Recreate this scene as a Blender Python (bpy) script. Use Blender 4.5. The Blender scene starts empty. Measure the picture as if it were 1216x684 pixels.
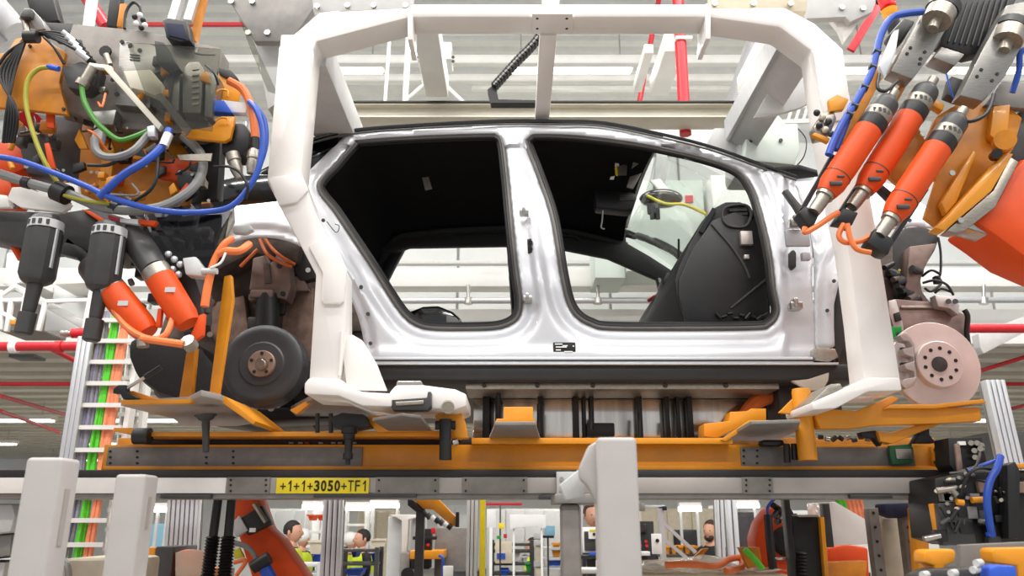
import bpy, bmesh, math, random
import numpy as np
from mathutils import Vector, Matrix
from mathutils.geometry import delaunay_2d_cdt
random.seed(7)
S = bpy.context.scene
COL = S.collection

# ------------------------------------------------------------------ camera
FOC = 930.0; CX = 608.0; CY = 342.0; CAMZ = 1.6
PITCH = math.atan(278.0 / FOC); SP = math.sin(PITCH); CP = math.cos(PITCH)
cam_d = bpy.data.cameras.new('camera'); cam = bpy.data.objects.new('camera', cam_d); COL.objects.link(cam)
cam.location = (0, 0, CAMZ); cam.rotation_euler = (math.pi / 2 + PITCH, 0, 0)
cam_d.sensor_width = 36; cam_d.lens = 36 * FOC / 1216; cam_d.clip_end = 200; cam_d.clip_start = 0.05
cam_d.dof.use_dof = True; cam_d.dof.focus_distance = 3.3; cam_d.dof.aperture_fstop = 5.0
S.camera = cam
# ------------------------------------------------------------------ light and exposure
W = bpy.data.worlds.new('hall_ambience'); S.world = W; W.use_nodes = True
W.node_tree.nodes['Background'].inputs[0].default_value = (0.93, 0.96, 1.0, 1)
W.node_tree.nodes['Background'].inputs[1].default_value = 0.62
S.view_settings.view_transform = 'Standard'; S.view_settings.look = 'None'
S.view_settings.exposure = 0.08; S.view_settings.gamma = 1.0; S.view_settings.use_curve_mapping = False
LAMP_W = 170.0; LAMP_E = 4.0

# ------------------------------------------------------------------ pixel measurements -> points of the place
def P(px, py, Y):
    u = (px - CX) / FOC; v = (CY - py) / FOC
    s = Y / (CP - v * SP)
    return Vector((u * s, Y, CAMZ + (SP + v * CP) * s))
def PZ(px, py, Z):
    u = (px - CX) / FOC; v = (CY - py) / FOC
    s = (Z - CAMZ) / (SP + v * CP)
    return Vector((u * s, (CP - v * SP) * s, Z))
def PM(Y, py=342): return Y / (CP - (CY - py) / FOC * SP) / FOC     # metres per pixel at depth Y

# ------------------------------------------------------------------ materials
def lin(c):
    return tuple(((x / 255.0) / 12.92 if x / 255.0 <= 0.04045 else (((x / 255.0) + 0.055) / 1.055) ** 2.4) for x in c)
M = {}
def mat(name, rgb, rough=0.5, metal=0.0, var=0.08, scale=18.0, bump=0.0, coat=0.0, emit=None, trans=0.0, alpha=1.0, stretch=None, spec=0.5):
    m = bpy.data.materials.new(name); m.use_nodes = True
    nt = m.node_tree; b = nt.nodes['Principled BSDF']
    c = lin(rgb)
    tc = nt.nodes.new('ShaderNodeTexCoord'); src = tc.outputs['Object']
    if stretch:
        mp = nt.nodes.new('ShaderNodeMapping'); mp.inputs['Scale'].default_value = stretch
        nt.links.new(src, mp.inputs['Vector']); src = mp.outputs['Vector']
    nz = nt.nodes.new('ShaderNodeTexNoise'); nz.inputs['Scale'].default_value = scale; nz.inputs['Detail'].default_value = 4
    nt.links.new(src, nz.inputs['Vector'])
    rp = nt.nodes.new('ShaderNodeValToRGB')
    rp.color_ramp.elements[0].position = 0.3; rp.color_ramp.elements[1].position = 0.7
    rp.color_ramp.elements[0].color = tuple(max(0, x * (1 - var)) for x in c) + (1,)
    rp.color_ramp.elements[1].color = tuple(min(1, x * (1 + var)) for x in c) + (1,)
    nt.links.new(nz.outputs['Fac'], rp.inputs['Fac']); nt.links.new(rp.outputs['Color'], b.inputs['Base Color'])
    b.inputs['Roughness'].default_value = rough; b.inputs['Metallic'].default_value = metal
    b.inputs['Coat Weight'].default_value = coat; b.inputs['Specular IOR Level'].default_value = spec
    b.inputs['Coat Roughness'].default_value = 0.08
    if bump:
        bp = nt.nodes.new('ShaderNodeBump'); bp.inputs['Strength'].default_value = bump; bp.inputs['Distance'].default_value = 0.01
        nt.links.new(nz.outputs['Fac'], bp.inputs['Height']); nt.links.new(bp.outputs['Normal'], b.inputs['Normal'])
    if emit:
        b.inputs['Emission Color'].default_value = lin(rgb) + (1,); b.inputs['Emission Strength'].default_value = emit
    if trans: b.inputs['Transmission Weight'].default_value = trans
    if alpha < 1: b.inputs['Alpha'].default_value = alpha
    M[name] = m
    return m
mat('white_paint', (238, 234, 228), 0.38, var=0.03, coat=0.25)
mat('frame_white', (238, 233, 228), 0.32, var=0.025, scale=6, coat=0.35)
mat('steel_white', (236, 235, 230), 0.45, var=0.04, scale=4)
mat('cream_paint', (214, 208, 190), 0.5, var=0.05, scale=5)
mat('light_grey', (196, 196, 194), 0.45, var=0.05)
mat('post_grey', (176, 171, 167), 0.5, var=0.03)
mat('mid_grey', (138, 134, 130), 0.42, metal=0.3, var=0.1, scale=25)
mat('machined', (150, 147, 142), 0.36, metal=0.75, var=0.12, scale=30, stretch=(1, 1, 8))
mat('plate_grey', (128, 122, 116), 0.5, metal=0.3, var=0.12, scale=22)
mat('dark_grey', (66, 65, 64), 0.45, metal=0.2, var=0.15)
mat('steel', (190, 186, 180), 0.28, metal=1.0, var=0.1, scale=40)
mat('brushed', (172, 164, 152), 0.4, metal=0.9, var=0.18, scale=60, stretch=(1, 1, 6))
mat('aluminium', (208, 209, 211), 0.38, metal=0.55, var=0.05, scale=8, stretch=(6, 6, 0.6))
mat('black_plastic', (27, 26, 26), 0.45, var=0.2)
mat('black_gloss', (14, 14, 15), 0.12, var=0.2, coat=0.6)
mat('trim_black', (24, 23, 23), 0.62, var=0.2, scale=60, bump=0.1)
mat('headliner', (22, 21, 22), 0.9, var=0.2, scale=120, bump=0.2, spec=0.15)
mat('rubber', (38, 36, 35), 0.55, var=0.12)
mat('seal_grey', (88, 84, 80), 0.45, var=0.1)
mat('silver_paint', (206, 207, 211), 0.4, metal=0.3, var=0.02, scale=3, coat=0.25)
mat('body_primer', (176, 176, 180), 0.45, metal=0.35, var=0.06, scale=9)
mat('amber', (226, 146, 22), 0.42, var=0.07, scale=9, coat=0.15)
mat('amber_dark', (202, 126, 24), 0.45, var=0.18, scale=14)
mat('orange', (221, 77, 17), 0.48, var=0.06, scale=10, coat=0.0, spec=0.35)
mat('orange_cable', (236, 122, 62), 0.5, var=0.1)
mat('red_paint', (200, 30, 42), 0.4, var=0.06)
mat('blue_hose', (40, 80, 176), 0.4, var=0.12)
mat('blue_plastic', (40, 84, 190), 0.45, var=0.1)
mat('green_hose', (74, 140, 50), 0.45, var=0.12)
mat('lime_cable', (92, 208, 50), 0.5, var=0.1)
mat('yellow_cable', (206, 196, 40), 0.5, var=0.12)
mat('earth_cable', (158, 152, 44), 0.5, var=0.12)
mat('yellow', (232, 208, 30), 0.5, var=0.04)
mat('grey_cable', (128, 128, 126), 0.5, var=0.1)
mat('violet_cable', (150, 146, 170), 0.5, var=0.12)
mat('salmon_cable', (240, 146, 104), 0.5, var=0.1)
mat('cyan_panel', (130, 178, 200), 0.4, var=0.05)
mat('rust_steel', (152, 126, 112), 0.5, metal=0.4, var=0.3, scale=22, bump=0.15)
mat('body_brown', (130, 108, 100), 0.5, metal=0.35, var=0.28, scale=14, bump=0.1)
mat('wheelhouse', (98, 85, 78), 0.6, metal=0.2, var=0.4, scale=16, bump=0.25)
mat('drum_black', (70, 70, 72), 0.42, metal=0.3, var=0.14, scale=6)
mat('disc_iron', (220, 209, 203), 0.4, metal=0.3, var=0.05, scale=12)
mat('cast_alu', (196, 186, 182), 0.45, metal=0.6, var=0.1, scale=24, bump=0.1)
mat('battery_alu', (204, 198, 190), 0.14, metal=0.9, var=0.4, scale=3, stretch=(4, 1, 0.3))  # upright light and dark streaks in the colour imitate reflections in the metal
mat('tower_dark', (46, 42, 40), 0.55, metal=0.2, var=0.3, scale=14, bump=0.2)
mat('beam_grey', (168, 160, 154), 0.5, metal=0.1, var=0.05, scale=5)
mat('tag_green', (44, 104, 66), 0.45, var=0.1)
mat('green_plastic', (20, 150, 62), 0.45, var=0.08)
mat('wall_panel', (222, 224, 222), 0.55, var=0.03, scale=3)
mat('pale_green', (206, 216, 208), 0.5, var=0.03, scale=3)
mat('deck_white', (214, 216, 218), 0.5, var=0.04, scale=5)
mat('deck_cream', (206, 202, 188), 0.55, var=0.06, scale=5)
mat('concrete', (150, 146, 140), 0.6, var=0.12, scale=3)
mat('paper', (244, 243, 240), 0.7, var=0.02)
mat('ink', (20, 18, 16), 0.6, var=0.05)
mat('plastic_sheet', (226, 214, 198), 0.22, var=0.08, scale=6, bump=0.6, alpha=0.42)
mat('beige', (214, 202, 178), 0.6, var=0.08)
mat('skin', (214, 160, 132), 0.55, var=0.06)
mat('hair_brown', (62, 42, 30), 0.7, var=0.3, scale=60, bump=0.4)
mat('hair_dark', (40, 32, 28), 0.7, var=0.3, scale=60, bump=0.4)
mat('vest_yellow', (206, 226, 44), 0.7, var=0.08)
mat('reflective', (205, 208, 206), 0.35, var=0.05)
mat('cloth_navy', (36, 40, 66), 0.8, var=0.2, scale=40)
mat('cloth_dark', (36, 36, 40), 0.8, var=0.2, scale=40)
mat('beacon_red', (224, 30, 40), 0.25, var=0.05, coat=0.4)
mat('beacon_amber', (250, 170, 40), 0.25, var=0.05, coat=0.4)
mat('lamp_tube', (255, 252, 246), 0.4, emit=LAMP_E, var=0.0)
mat('screen_dark', (52, 46, 48), 0.25, var=0.3, scale=8)
def glass_mat(name, rgb, mix):
    m = bpy.data.materials.new(name); m.use_nodes = True; nt = m.node_tree; nt.nodes.clear()
    o = nt.nodes.new('ShaderNodeOutputMaterial'); t = nt.nodes.new('ShaderNodeBsdfTransparent'); g = nt.nodes.new('ShaderNodeBsdfGlossy')
    t.inputs[0].default_value = lin(rgb) + (1,); g.inputs['Roughness'].default_value = 0.03
    fr = nt.nodes.new('ShaderNodeFresnel'); fr.inputs[0].default_value = 1.45
    nz = nt.nodes.new('ShaderNodeTexNoise'); nz.inputs['Scale'].default_value = 2.0
    ml = nt.nodes.new('ShaderNodeMath'); ml.operation = 'MULTIPLY'; ml.inputs[1].default_value = mix
    x = nt.nodes.new('ShaderNodeMixShader')
    nt.links.new(fr.outputs[0], ml.inputs[0]); nt.links.new(ml.outputs[0], x.inputs[0])
    nt.links.new(t.outputs[0], x.inputs[1]); nt.links.new(g.outputs[0], x.inputs[2]); nt.links.new(x.outputs[0], o.inputs[0])
    M[name] = m
glass_mat('clear_glass', (248, 251, 249), 0.28)
glass_mat('smoked_glass', (176, 176, 178), 0.8)
glass_mat('cover_clear', (226, 226, 220), 0.8)

# ------------------------------------------------------------------ object helpers
WORLD = {}
def tag(o, label=None, cat=None, group=None, kind=None):
    if label: o['label'] = label
    if cat: o['category'] = cat
    if group: o['group'] = group
    if kind: o['kind'] = kind
    return o
def thing(name, loc, label, cat, group=None):
    o = bpy.data.objects.new(name, None); COL.objects.link(o); o.empty_display_size = 0.1
    o.location = loc; WORLD[o] = Vector(loc)
    return tag(o, label, cat, group)
def link_mesh(me, name, mtl, parent, c):
    o = bpy.data.objects.new(name, me); COL.objects.link(o)
    if mtl is not None:
        me.materials.clear(); me.materials.append(M[mtl] if isinstance(mtl, str) else mtl)
    o.location = c
    if parent is not None:
        o.parent = parent; o.location = c - WORLD[parent]
    WORLD[o] = c.copy()
    return o
def crom(pts, sub=6, closed=False):
    pts = [Vector(p) for p in pts]
    if len(pts) < 3 and not closed: return pts
    out = []; n = len(pts)
    rng = range(n) if closed else range(n - 1)
    for i in rng:
        if closed: a, b, c, d = pts[(i - 1) % n], pts[i], pts[(i + 1) % n], pts[(i + 2) % n]
        else: a, b, c, d = pts[max(i - 1, 0)], pts[i], pts[i + 1], pts[min(i + 2, n - 1)]
        for k in range(sub):
            t = k / sub
            out.append(0.5 * ((2 * b) + (c - a) * t + (2 * a - 5 * b + 4 * c - d) * t * t + (3 * b - a - 3 * c + d) * t ** 3))
    if not closed: out.append(pts[-1])
    return out
class G:
    """collects shapes for ONE mesh object (one part)"""
    def __init__(s): s.v = []; s.f = []
    def add(s, vs, fs):
        k = len(s.v); s.v += [Vector(v) for v in vs]; s.f += [tuple(i + k for i in f) for f in fs]; return s
    def prism(s, pts, ext):
        n = len(pts); ext = Vector(ext); a = [Vector(p) for p in pts]
        return s.add(a + [p + ext for p in a], [tuple(range(n)), tuple(range(2 * n - 1, n - 1, -1))] + [(i + n, (i + 1) % n + n, (i + 1) % n, i) for i in range(n)])
    def slab(s, poly, Y, th): return s.prism([P(x, y, Y) for x, y in poly], (0, th, 0))
    def hslab(s, poly, Z, th): return s.prism([PZ(x, y, Z) for x, y in poly], (0, 0, th))
    def box(s, lo, hi):
        x0, y0, z0 = lo; x1, y1, z1 = hi
        v = [(x0, y0, z0), (x1, y0, z0), (x1, y1, z0), (x0, y1, z0), (x0, y0, z1), (x1, y0, z1), (x1, y1, z1), (x0, y1, z1)]
        return s.add(v, [(3, 2, 1, 0), (4, 5, 6, 7), (0, 1, 5, 4), (1, 2, 6, 5), (2, 3, 7, 6), (3, 0, 4, 7)])
    def pbox(s, x0, y0, x1, y1, Y, d):
        xm = (x0 + x1) / 2; ym = (y0 + y1) / 2
        return s.box((P(x0, ym, Y).x, Y, P(xm, y1, Y).z), (P(x1, ym, Y).x, Y + d, P(xm, y0, Y).z))
    def bar(s, a, b, w, d, up=(0, 0, 1)):
        a = Vector(a); b = Vector(b); t = (b - a).normalized(); u = Vector(up)
        if abs(t.dot(u)) > 0.95: u = Vector((0, 1, 0))
        x = t.cross(u).normalized(); y = x.cross(t)
        v = [q + x * sx * w / 2 + y * sy * d / 2 for q in (a, b) for sx, sy in ((-1, -1), (1, -1), (1, 1), (-1, 1))]
        return s.add(v, [(3, 2, 1, 0), (4, 5, 6, 7), (0, 1, 5, 4), (1, 2, 6, 5), (2, 3, 7, 6), (3, 0, 4, 7)])
    def lathe(s, a, b, prof, n=20):
        """prof: list of (t along a->b in metres, radius)"""
        a = Vector(a); b = Vector(b); t = (b - a).normalized(); u = Vector((0, 0, 1)) if abs(t.z) < 0.9 else Vector((1, 0, 0))
        x = t.cross(u).normalized(); y = t.cross(x); vs = []; fs = []
        for q, r in prof:
            for i in range(n):
                an = 2 * math.pi * i / n; vs.append(a + t * q + (x * math.cos(an) + y * math.sin(an)) * r)
        for k in range(len(prof) - 1):
            for i in range(n):
                j = (i + 1) % n; fs.append((k * n + i, k * n + j, (k + 1) * n + j, (k + 1) * n + i))
        fs.append(tuple(range(n - 1, -1, -1))); fs.append(tuple(range((len(prof) - 1) * n, len(prof) * n)))
        return s.add(vs, fs)
    def cyl(s, a, b, r, r2=None, n=18):
        L = (Vector(b) - Vector(a)).length
        return s.lathe(a, b, [(0, r), (L, r if r2 is None else r2)], n)
    def tube(s, pts, r, n=8, sub=5, closed=False):
        c = crom(pts, sub, closed); m = len(c); vs = []; fs = []; px = None
        for i, p in enumerate(c):
            t = ((c[(i + 1) % m] - c[i - 1]) if closed else (c[min(i + 1, m - 1)] - c[max(i - 1, 0)]))
            t = t.normalized() if t.length > 1e-9 else Vector((0, 0, 1))
            if px is None:
                u = Vector((0, 1, 0)) if abs(t.y) < 0.9 else Vector((1, 0, 0)); px = t.cross(u).normalized()
            else:
                px = px - t * px.dot(t); px.normalize()
            y = t.cross(px); rr = r[min(int(i / (m - 1) * (len(r) - 1) + 0.5), len(r) - 1)] if isinstance(r, (list, tuple)) else r
            for k in range(n):
                an = 2 * math.pi * k / n; vs.append(p + (px * math.cos(an) + y * math.sin(an)) * rr)
        for i in range(m if closed else m - 1):
            for k in range(n):
                fs.append((i * n + k, i * n + (k + 1) % n, ((i + 1) % m) * n + (k + 1) % n, ((i + 1) % m) * n + k))
        if not closed: fs.append(tuple(range(n - 1, -1, -1))); fs.append(tuple(range((m - 1) * n, m * n)))
        return s.add(vs, fs)
    def ptube(s, pts, r, n=8, sub=5, closed=False): return s.tube([P(*p) for p in pts], r, n, sub, closed)
    def sph(s, c, r, nu=14, nv=10, sc=(1, 1, 1)):
        c = Vector(c); vs = [c + Vector((0, 0, r * sc[2]))]; fs = []
        for j in range(1, nv):
            th = math.pi * j / nv
            for i in range(nu):
                ph = 2 * math.pi * i / nu
                vs.append(c + Vector((r * sc[0] * math.sin(th) * math.cos(ph), r * sc[1] * math.sin(th) * math.sin(ph), r * sc[2] * math.cos(th))))
        vs.append(c - Vector((0, 0, r * sc[2])))
        for i in range(nu): fs.append((0, 1 + i, 1 + (i + 1) % nu))
        for j in range(nv - 2):
            for i in range(nu):
                a = 1 + j * nu + i; b = 1 + j * nu + (i + 1) % nu; fs.append((a, a + nu, b + nu, b))
        k = len(vs) - 1
        for i in range(nu): fs.append((k, k - nu + (i + 1) % nu, k - nu + i))
        return s.add(vs, fs)
    def out(s, name, mtl, parent=None, bev=0.0, smooth=True, seg=2, ang=0.6):
        c = sum(s.v, Vector()) / len(s.v)
        lo = Vector((min(v.x for v in s.v), min(v.y for v in s.v), min(v.z for v in s.v))); hi = Vector((max(v.x for v in s.v), max(v.y for v in s.v), max(v.z for v in s.v)))
        c = (lo + hi) / 2
        me = bpy.data.meshes.new(name); me.from_pydata([v - c for v in s.v], [], s.f)
        bm = bmesh.new(); bm.from_mesh(me); bmesh.ops.recalc_face_normals(bm, faces=bm.faces)
        if bev:
            ed = [e for e in bm.edges if len(e.link_faces) == 2 and e.calc_face_angle(0) > 0.35]
            bmesh.ops.bevel(bm, geom=ed, offset=bev, segments=seg, affect='EDGES', profile=0.5, clamp_overlap=True)
        bm.to_mesh(me); bm.free()
        if smooth:
            me.polygons.foreach_set('use_smooth', [True] * len(me.polygons)); me.set_sharp_from_angle(angle=ang)
        me.update()
        return link_mesh(me, name, mtl, parent, c)
def slab(name, poly, Y, th, m, par=None, bev=0.003): return G().slab(poly, Y, th).out(name, m, par, bev)
def pbox(name, x0, y0, x1, y1, Y, d, m, par=None, bev=0.003): return G().pbox(x0, y0, x1, y1, Y, d).out(name, m, par, bev)
def hslab(name, poly, Z, th, m, par=None, bev=0.002): return G().hslab(poly, Z, th).out(name, m, par, bev)
def hose(name, pts, r, m, par=None, n=8): return G().ptube(pts, r, n).out(name, m, par)
def rod(name, a, b, r, m, par=None, r2=None, n=16): return G().cyl(P(*a), P(*b), r, r2, n).out(name, m, par)
def bolts(name, pts, Y, r, m, par, depth=0.006):
    """each bolt head is a part; alike heads share a mesh"""
    first = None
    for x, y in pts:
        c = P(x, y, Y)
        if first is None:
            first = G().cyl(c - Vector((0, depth, 0)), c, r, n=10).out(name, m, par); me = first.data
        else:
            link_mesh_shared(me, name, par, c - Vector((0, depth / 2, 0)))
def link_mesh_shared(me, name, parent, c):
    o = bpy.data.objects.new(name, me); COL.objects.link(o); o.location = c
    if parent is not None: o.parent = parent; o.location = c - WORLD[parent]
    WORLD[o] = c.copy()
    return o
def text_mesh(name, body, size, loc, mtl, parent, sx=1.0, bold=0.0, ext=0.001, rot=(math.pi / 2, 0, 0), align='LEFT', shear=0.0):
    cu = bpy.data.curves.new(name, 'FONT'); cu.body = body; cu.size = size; cu.extrude = ext; cu.offset = bold; cu.align_x = align; cu.shear = shear
    t = bpy.data.objects.new(name, cu); COL.objects.link(t)
    bpy.context.view_layer.update()
    me = bpy.data.meshes.new_from_object(t.evaluated_get(bpy.context.evaluated_depsgraph_get()))
    bpy.data.objects.remove(t)
    R = Matrix.Rotation(rot[2], 4, 'Z') @ Matrix.Rotation(rot[1], 4, 'Y') @ Matrix.Rotation(rot[0], 4, 'X')
    me.transform(R @ Matrix.Diagonal((sx, 1, 1, 1)))
    w = max(v.co.x for v in me.vertices) - min(v.co.x for v in me.vertices)
    return link_mesh(me, name, mtl, parent, Vector(loc)), w
def inside(poly, pts):
    poly = np.asarray(poly, float); pts = np.asarray(pts, float); r = np.zeros(len(pts), bool); n = len(poly)
    for i in range(n):
        x0, y0 = poly[i]; x1, y1 = poly[(i + 1) % n]
        if y0 == y1: continue
        c = ((y0 > pts[:, 1]) != (y1 > pts[:, 1])) & (pts[:, 0] < (x1 - x0) * (pts[:, 1] - y0) / (y1 - y0) + x0)
        r ^= c
    return r
def dist(poly, pts):
    poly = np.asarray(poly, float); pts = np.asarray(pts, float); d = np.full(len(pts), 1e9); n = len(poly)
    for i in range(n):
        a = poly[i]; b = poly[(i + 1) % n]; ab = b - a; L = (ab ** 2).sum()
        if L < 1e-9: continue
        t = np.clip(((pts - a) @ ab) / L, 0, 1); q = a + t[:, None] * ab
        d = np.minimum(d, np.hypot(*(pts - q).T))
    return d
def resample(poly, step, smooth=True):
    c = crom([(x, y, 0) for x, y in poly], 8, True) if smooth else [Vector((x, y, 0)) for x, y in poly]
    c.append(c[0]); out = []; acc = 0.0; out.append(c[0])
    for a, b in zip(c[:-1], c[1:]):
        L = (b - a).length; pos = 0.0
        while acc + (L - pos) >= step and L > 0:
            pos += step - acc; acc = 0.0; out.append(a + (b - a) * (pos / L))
        acc += L - pos
    if (out[-1] - out[0]).length < step * 0.5: out.pop()
    return [(p.x, p.y) for p in out]
def relief_panel(name, outer, holes, surf, step, mtl, parent, thick=0.006, smooth_outer=False):
    """panel with holes on a curved surface; surf(array of pixel pts) -> list of world points"""
    oc = resample(outer, step, smooth_outer); hc = [resample(h, step) for h in holes]
    x0, y0 = np.min(oc, 0); x1, y1 = np.max(oc, 0)
    gx, gy = np.meshgrid(np.arange(x0, x1, step), np.arange(y0, y1, step)); g = np.c_[gx.ravel(), gy.ravel()]
    g[:, 0] += np.where((np.round((g[:, 1] - y0) / step) % 2) > 0, step / 2, 0)
    k = inside(oc, g) & (dist(oc, g) > step * 0.6)
    for h in hc: k &= ~inside(h, g) & (dist(h, g) > step * 0.6)
    pts = []; edges = []
    for c in [oc] + hc:
        b = len(pts); pts += list(c); edges += [(b + i, b + (i + 1) % len(c)) for i in range(len(c))]
    pts += [tuple(p) for p in g[k]]
    vs, es, fs, *_ = delaunay_2d_cdt([Vector(p) for p in pts], edges, [], 0, 1e-5)
    va = np.array([(v.x, v.y) for v in vs]); cen = np.array([va[list(f)].mean(0) for f in fs])
    ok = inside(oc, cen)
    for h in hc: ok &= ~inside(h, cen)
    W3 = surf(va); g3 = G(); g3.add(W3, [tuple(f) for f, o in zip(fs, ok) if o])
    # drop loose verts
    o = g3.out(name, mtl, parent, smooth=True, ang=1.2)
    if thick:
        md = o.modifiers.new('Solidify', 'SOLIDIFY'); md.thickness = thick; md.offset = 0
    return o
# ================================================================== THE HALL
tag(G().box((-22, -10, -0.1), (22, 34, 0)).out('floor', 'concrete'), kind='structure')
def corrugated(name, x0, x1, y0, y1, z, pitch, dep, m):
    g = G(); ys = []; y = y0; vs = []; fs = []
    prof = [(0, 0), (0.35, 0), (0.5, dep), (0.85, dep)]
    n = int((y1 - y0) / pitch)
    row = []
    for i in range(n):
        for a, b in prof: row.append((y0 + (i + a) * pitch, z + b))
    row.append((y0 + n * pitch, z))
    for yy, zz in row: vs += [(x0, yy, zz), (x1, yy, zz)]
    for i in range(len(row) - 1): fs.append((2 * i, 2 * i + 1, 2 * i + 3, 2 * i + 2))
    g.add(vs, fs); o = g.out(name, m, smooth=False)
    md = o.modifiers.new('Solidify', 'SOLIDIFY'); md.thickness = 0.02
    return o
ceiling = tag(corrugated('ceiling', -22, 22, 5.5, 30.3, 9.0, 0.3, 0.06, 'deck_white'), kind='structure')
tag(G().box((-22, 30.1, 0), (22, 30.3, 9.0)).out('wall_back', 'wall_panel'), kind='structure')
# mezzanine: deck underside with its joists, fascia and the panel wall standing on it
MZ = 3.62
mezz = tag(G().box((-22, 9.2, MZ + 0.25), (22, 30, MZ + 0.4)).out('ceiling_mezzanine', 'deck_cream'), kind='structure')
jm = None
for i in range(26):
    c = Vector((0, 9.6 + i * 0.62, MZ + 0.14))
    if jm is None: j = G().box((-22, c.y - 0.13, MZ + 0.03), (22, c.y + 0.13, MZ + 0.25)).out('joist', 'deck_cream', mezz); jm = j.data
    else: link_mesh_shared(jm, 'joist', mezz, c)
tag(G().box((-22, 9.05, MZ), (22, 9.2, MZ + 0.42)).out('trim_1', 'steel_white'), kind='structure')
wp = tag(G().box((-22, 10.12, MZ + 0.4), (22, 10.2, 7.1)).out('wall_mezzanine', 'light_grey'), kind='structure')
pm = None
for i in range(30):
    x = -15 + i * 1.02; c = Vector((x + 0.5, 10.08, (MZ + 0.4 + 7.1) / 2))
    if pm is None: q = G().box((x, 10.04, MZ + 0.4), (x + 0.985, 10.12, 7.1)).out('wall_panel', 'wall_panel', wp, 0.01); pm = q.data
    else: link_mesh_shared(pm, 'wall_panel', wp, c)
# pale green cabinets and white block seen through the windscreen
def simple(name, label, cat, m, g, bev=0.004, group=None, kind=None):
    return tag(g.out(name, m, None, bev), label, cat, group, kind)
t = thing('switch_cabinet', P(745, 330, 8.2), 'tall pale green cabinet seen through the car windscreen', 'cabinet')
pbox('body', 742, 214, 838, 322, 8.2, 0.7, 'pale_green', t, 0.01)
pbox('side_panel', 706, 290, 742, 330, 8.3, 0.6, 'pale_green', t, 0.01)
pbox('warning_label', 814, 232, 823, 240, 8.18, 0.02, 'red_paint', t, 0)
simple('storage_box', 'bright white box behind the car dashboard', 'box', 'paper', G().pbox(846, 208, 912, 262, 8.0, 0.7))
# long white beams and rails behind the car
def longbar(name, label, cat, m, x0, x1, y0, y1, Y, d, bev=0.006, group=None):
    return simple(name, label, cat, m, G().pbox(x0, y0, x1, y1, Y, d), bev, group)
longbar('platform_beam', 'deep white steel beam running behind the whole car at window height', 'beam', 'steel_white', -200, 1420, 318, 340, 8.7, 0.25)
longbar('platform_angle', 'thin white angle rail lying above the deep beam behind the car', 'rail', 'light_grey', 120, 1420, 309, 313, 8.9, 0.1)
simple('guard_pipe', 'thin grey metal pipe below the deep white beam behind the car', 'pipe', 'aluminium', G().cyl(P(-100, 358, 8.6), P(1400, 356, 8.6), 0.035))
for k, (x, lab) in enumerate(((556, 'short drop rod seen through the rear window opening'), (710, 'short drop rod seen through the front window opening'), (1168, 'short drop rod right of the brake disc'))):
    simple('drop_rod', lab, 'rod', 'steel', G().cyl(P(x, 338, 8.6), P(x, 358, 8.6), 0.02).cyl(P(x, 354, 8.6) , P(x, 361, 8.6), 0.05), 0, 'rods hanging under the white beam')
# left background: white stair and boxes
t = thing('steel_stair', P(20, 410, 7.4), 'white steel stair and platform frame behind the dangling black nutrunners', 'stair')
G().slab([(8, 300), (36, 300), (36, 334), (4, 338)], 7.4, 0.6).out('box_panel', 'steel_white', t, 0.01)
G().slab([(64, 318), (100, 318), (104, 336), (64, 338)], 7.3, 0.6).out('fascia', 'steel_white', t, 0.01)
G().slab([(2, 336), (14, 334), (106, 384), (100, 392)], 7.3, 0.2).out('stringer', 'light_grey', t, 0.01)
G().slab([(56, 364), (112, 352), (112, 393), (52, 393)], 7.7, 0.3).out('side_panel', 'wall_panel', t, 0.01)
G().slab([(64, 340), (108, 338), (84, 360), (62, 356)], 7.8, 0.2).out('side_panel', 'wall_panel', t, 0.01)
for a, b in (((0, 357), (32, 356)), ((55, 358), (112, 356)), ((0, 370), (18, 380)), ((18, 340), (0, 352))): G().bar(P(*a, 7.25), P(*b, 7.25), 0.035, 0.035).out('handrail', 'steel_white', t, 0.004)
for a, b in (((8, 394), (14, 356)), ((46, 393), (54, 360)), ((24, 393), (32, 345)), ((1, 392), (1, 345)), ((98, 404), (112, 330))): G().bar(P(*a, 7.25), P(*b, 7.25), 0.04, 0.04).out('post', 'steel_white', t, 0.004)
G().pbox(0, 360, 50, 392, 8.0, 0.5).out('dark_bay', 'plate_grey', t)
simple('warning_strip', 'small amber strip on the stair at the far left', 'strip', 'amber', G().pbox(12, 380, 26, 385, 7.2, 0.05))
# sprinkler pipes
t = thing('sprinkler_pipe', P(60, 412, 7.0), 'thick red sprinkler pipe under the mezzanine edge at far left', 'pipe')
G().cyl(P(-120, 412, 7.0), P(150, 411, 7.0), 0.042).out('main_pipe', 'red_paint', t)
for x in (17, 70): G().cyl(P(x - 4, 412, 7.0), P(x + 4, 412, 7.0), 0.056).out('coupling', 'red_paint' if x > 20 else 'paper', t)
G().cyl(P(60, 414, 7.0), P(96, 432, 7.4), 0.022).out('branch_pipe', 'red_paint', t)
G().cyl(P(86, 396, 7.1), P(128, 394, 7.1), 0.045).out('upper_pipe', 'red_paint', t)
G().lathe(P(73, 396, 7.1), P(90, 396, 7.1), [(0, .028), (.03, .028), (.03, .034), (.07, .034), (.07, .028), (.14, .028)]).out('flexible_end', 'steel', t)
for i, (a, b) in enumerate((((0, 470, 9.4), (76, 492, 12.0)), ((0, 488, 10.0), (70, 513, 13.5)), ((0, 456, 9.6), (88, 456, 9.6)))):
    simple('branch_pipe', ('thin red pipe slanting under the left mezzanine, upper', 'thin red pipe slanting under the left mezzanine, lower', 'thin red pipe running level under the left mezzanine')[i], 'pipe', 'red_paint', G().cyl(P(*a), P(*b), 0.025), 0, 'red pipes under the mezzanine')
t = thing('sprinkler_pipe', P(1185, 390, 7.0), 'thick red sprinkler pipe right of the brake disc', 'pipe')
G().cyl(P(1146, 390, 7.0), P(1330, 390, 7.0), 0.042).out('main_pipe', 'red_paint', t)
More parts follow.
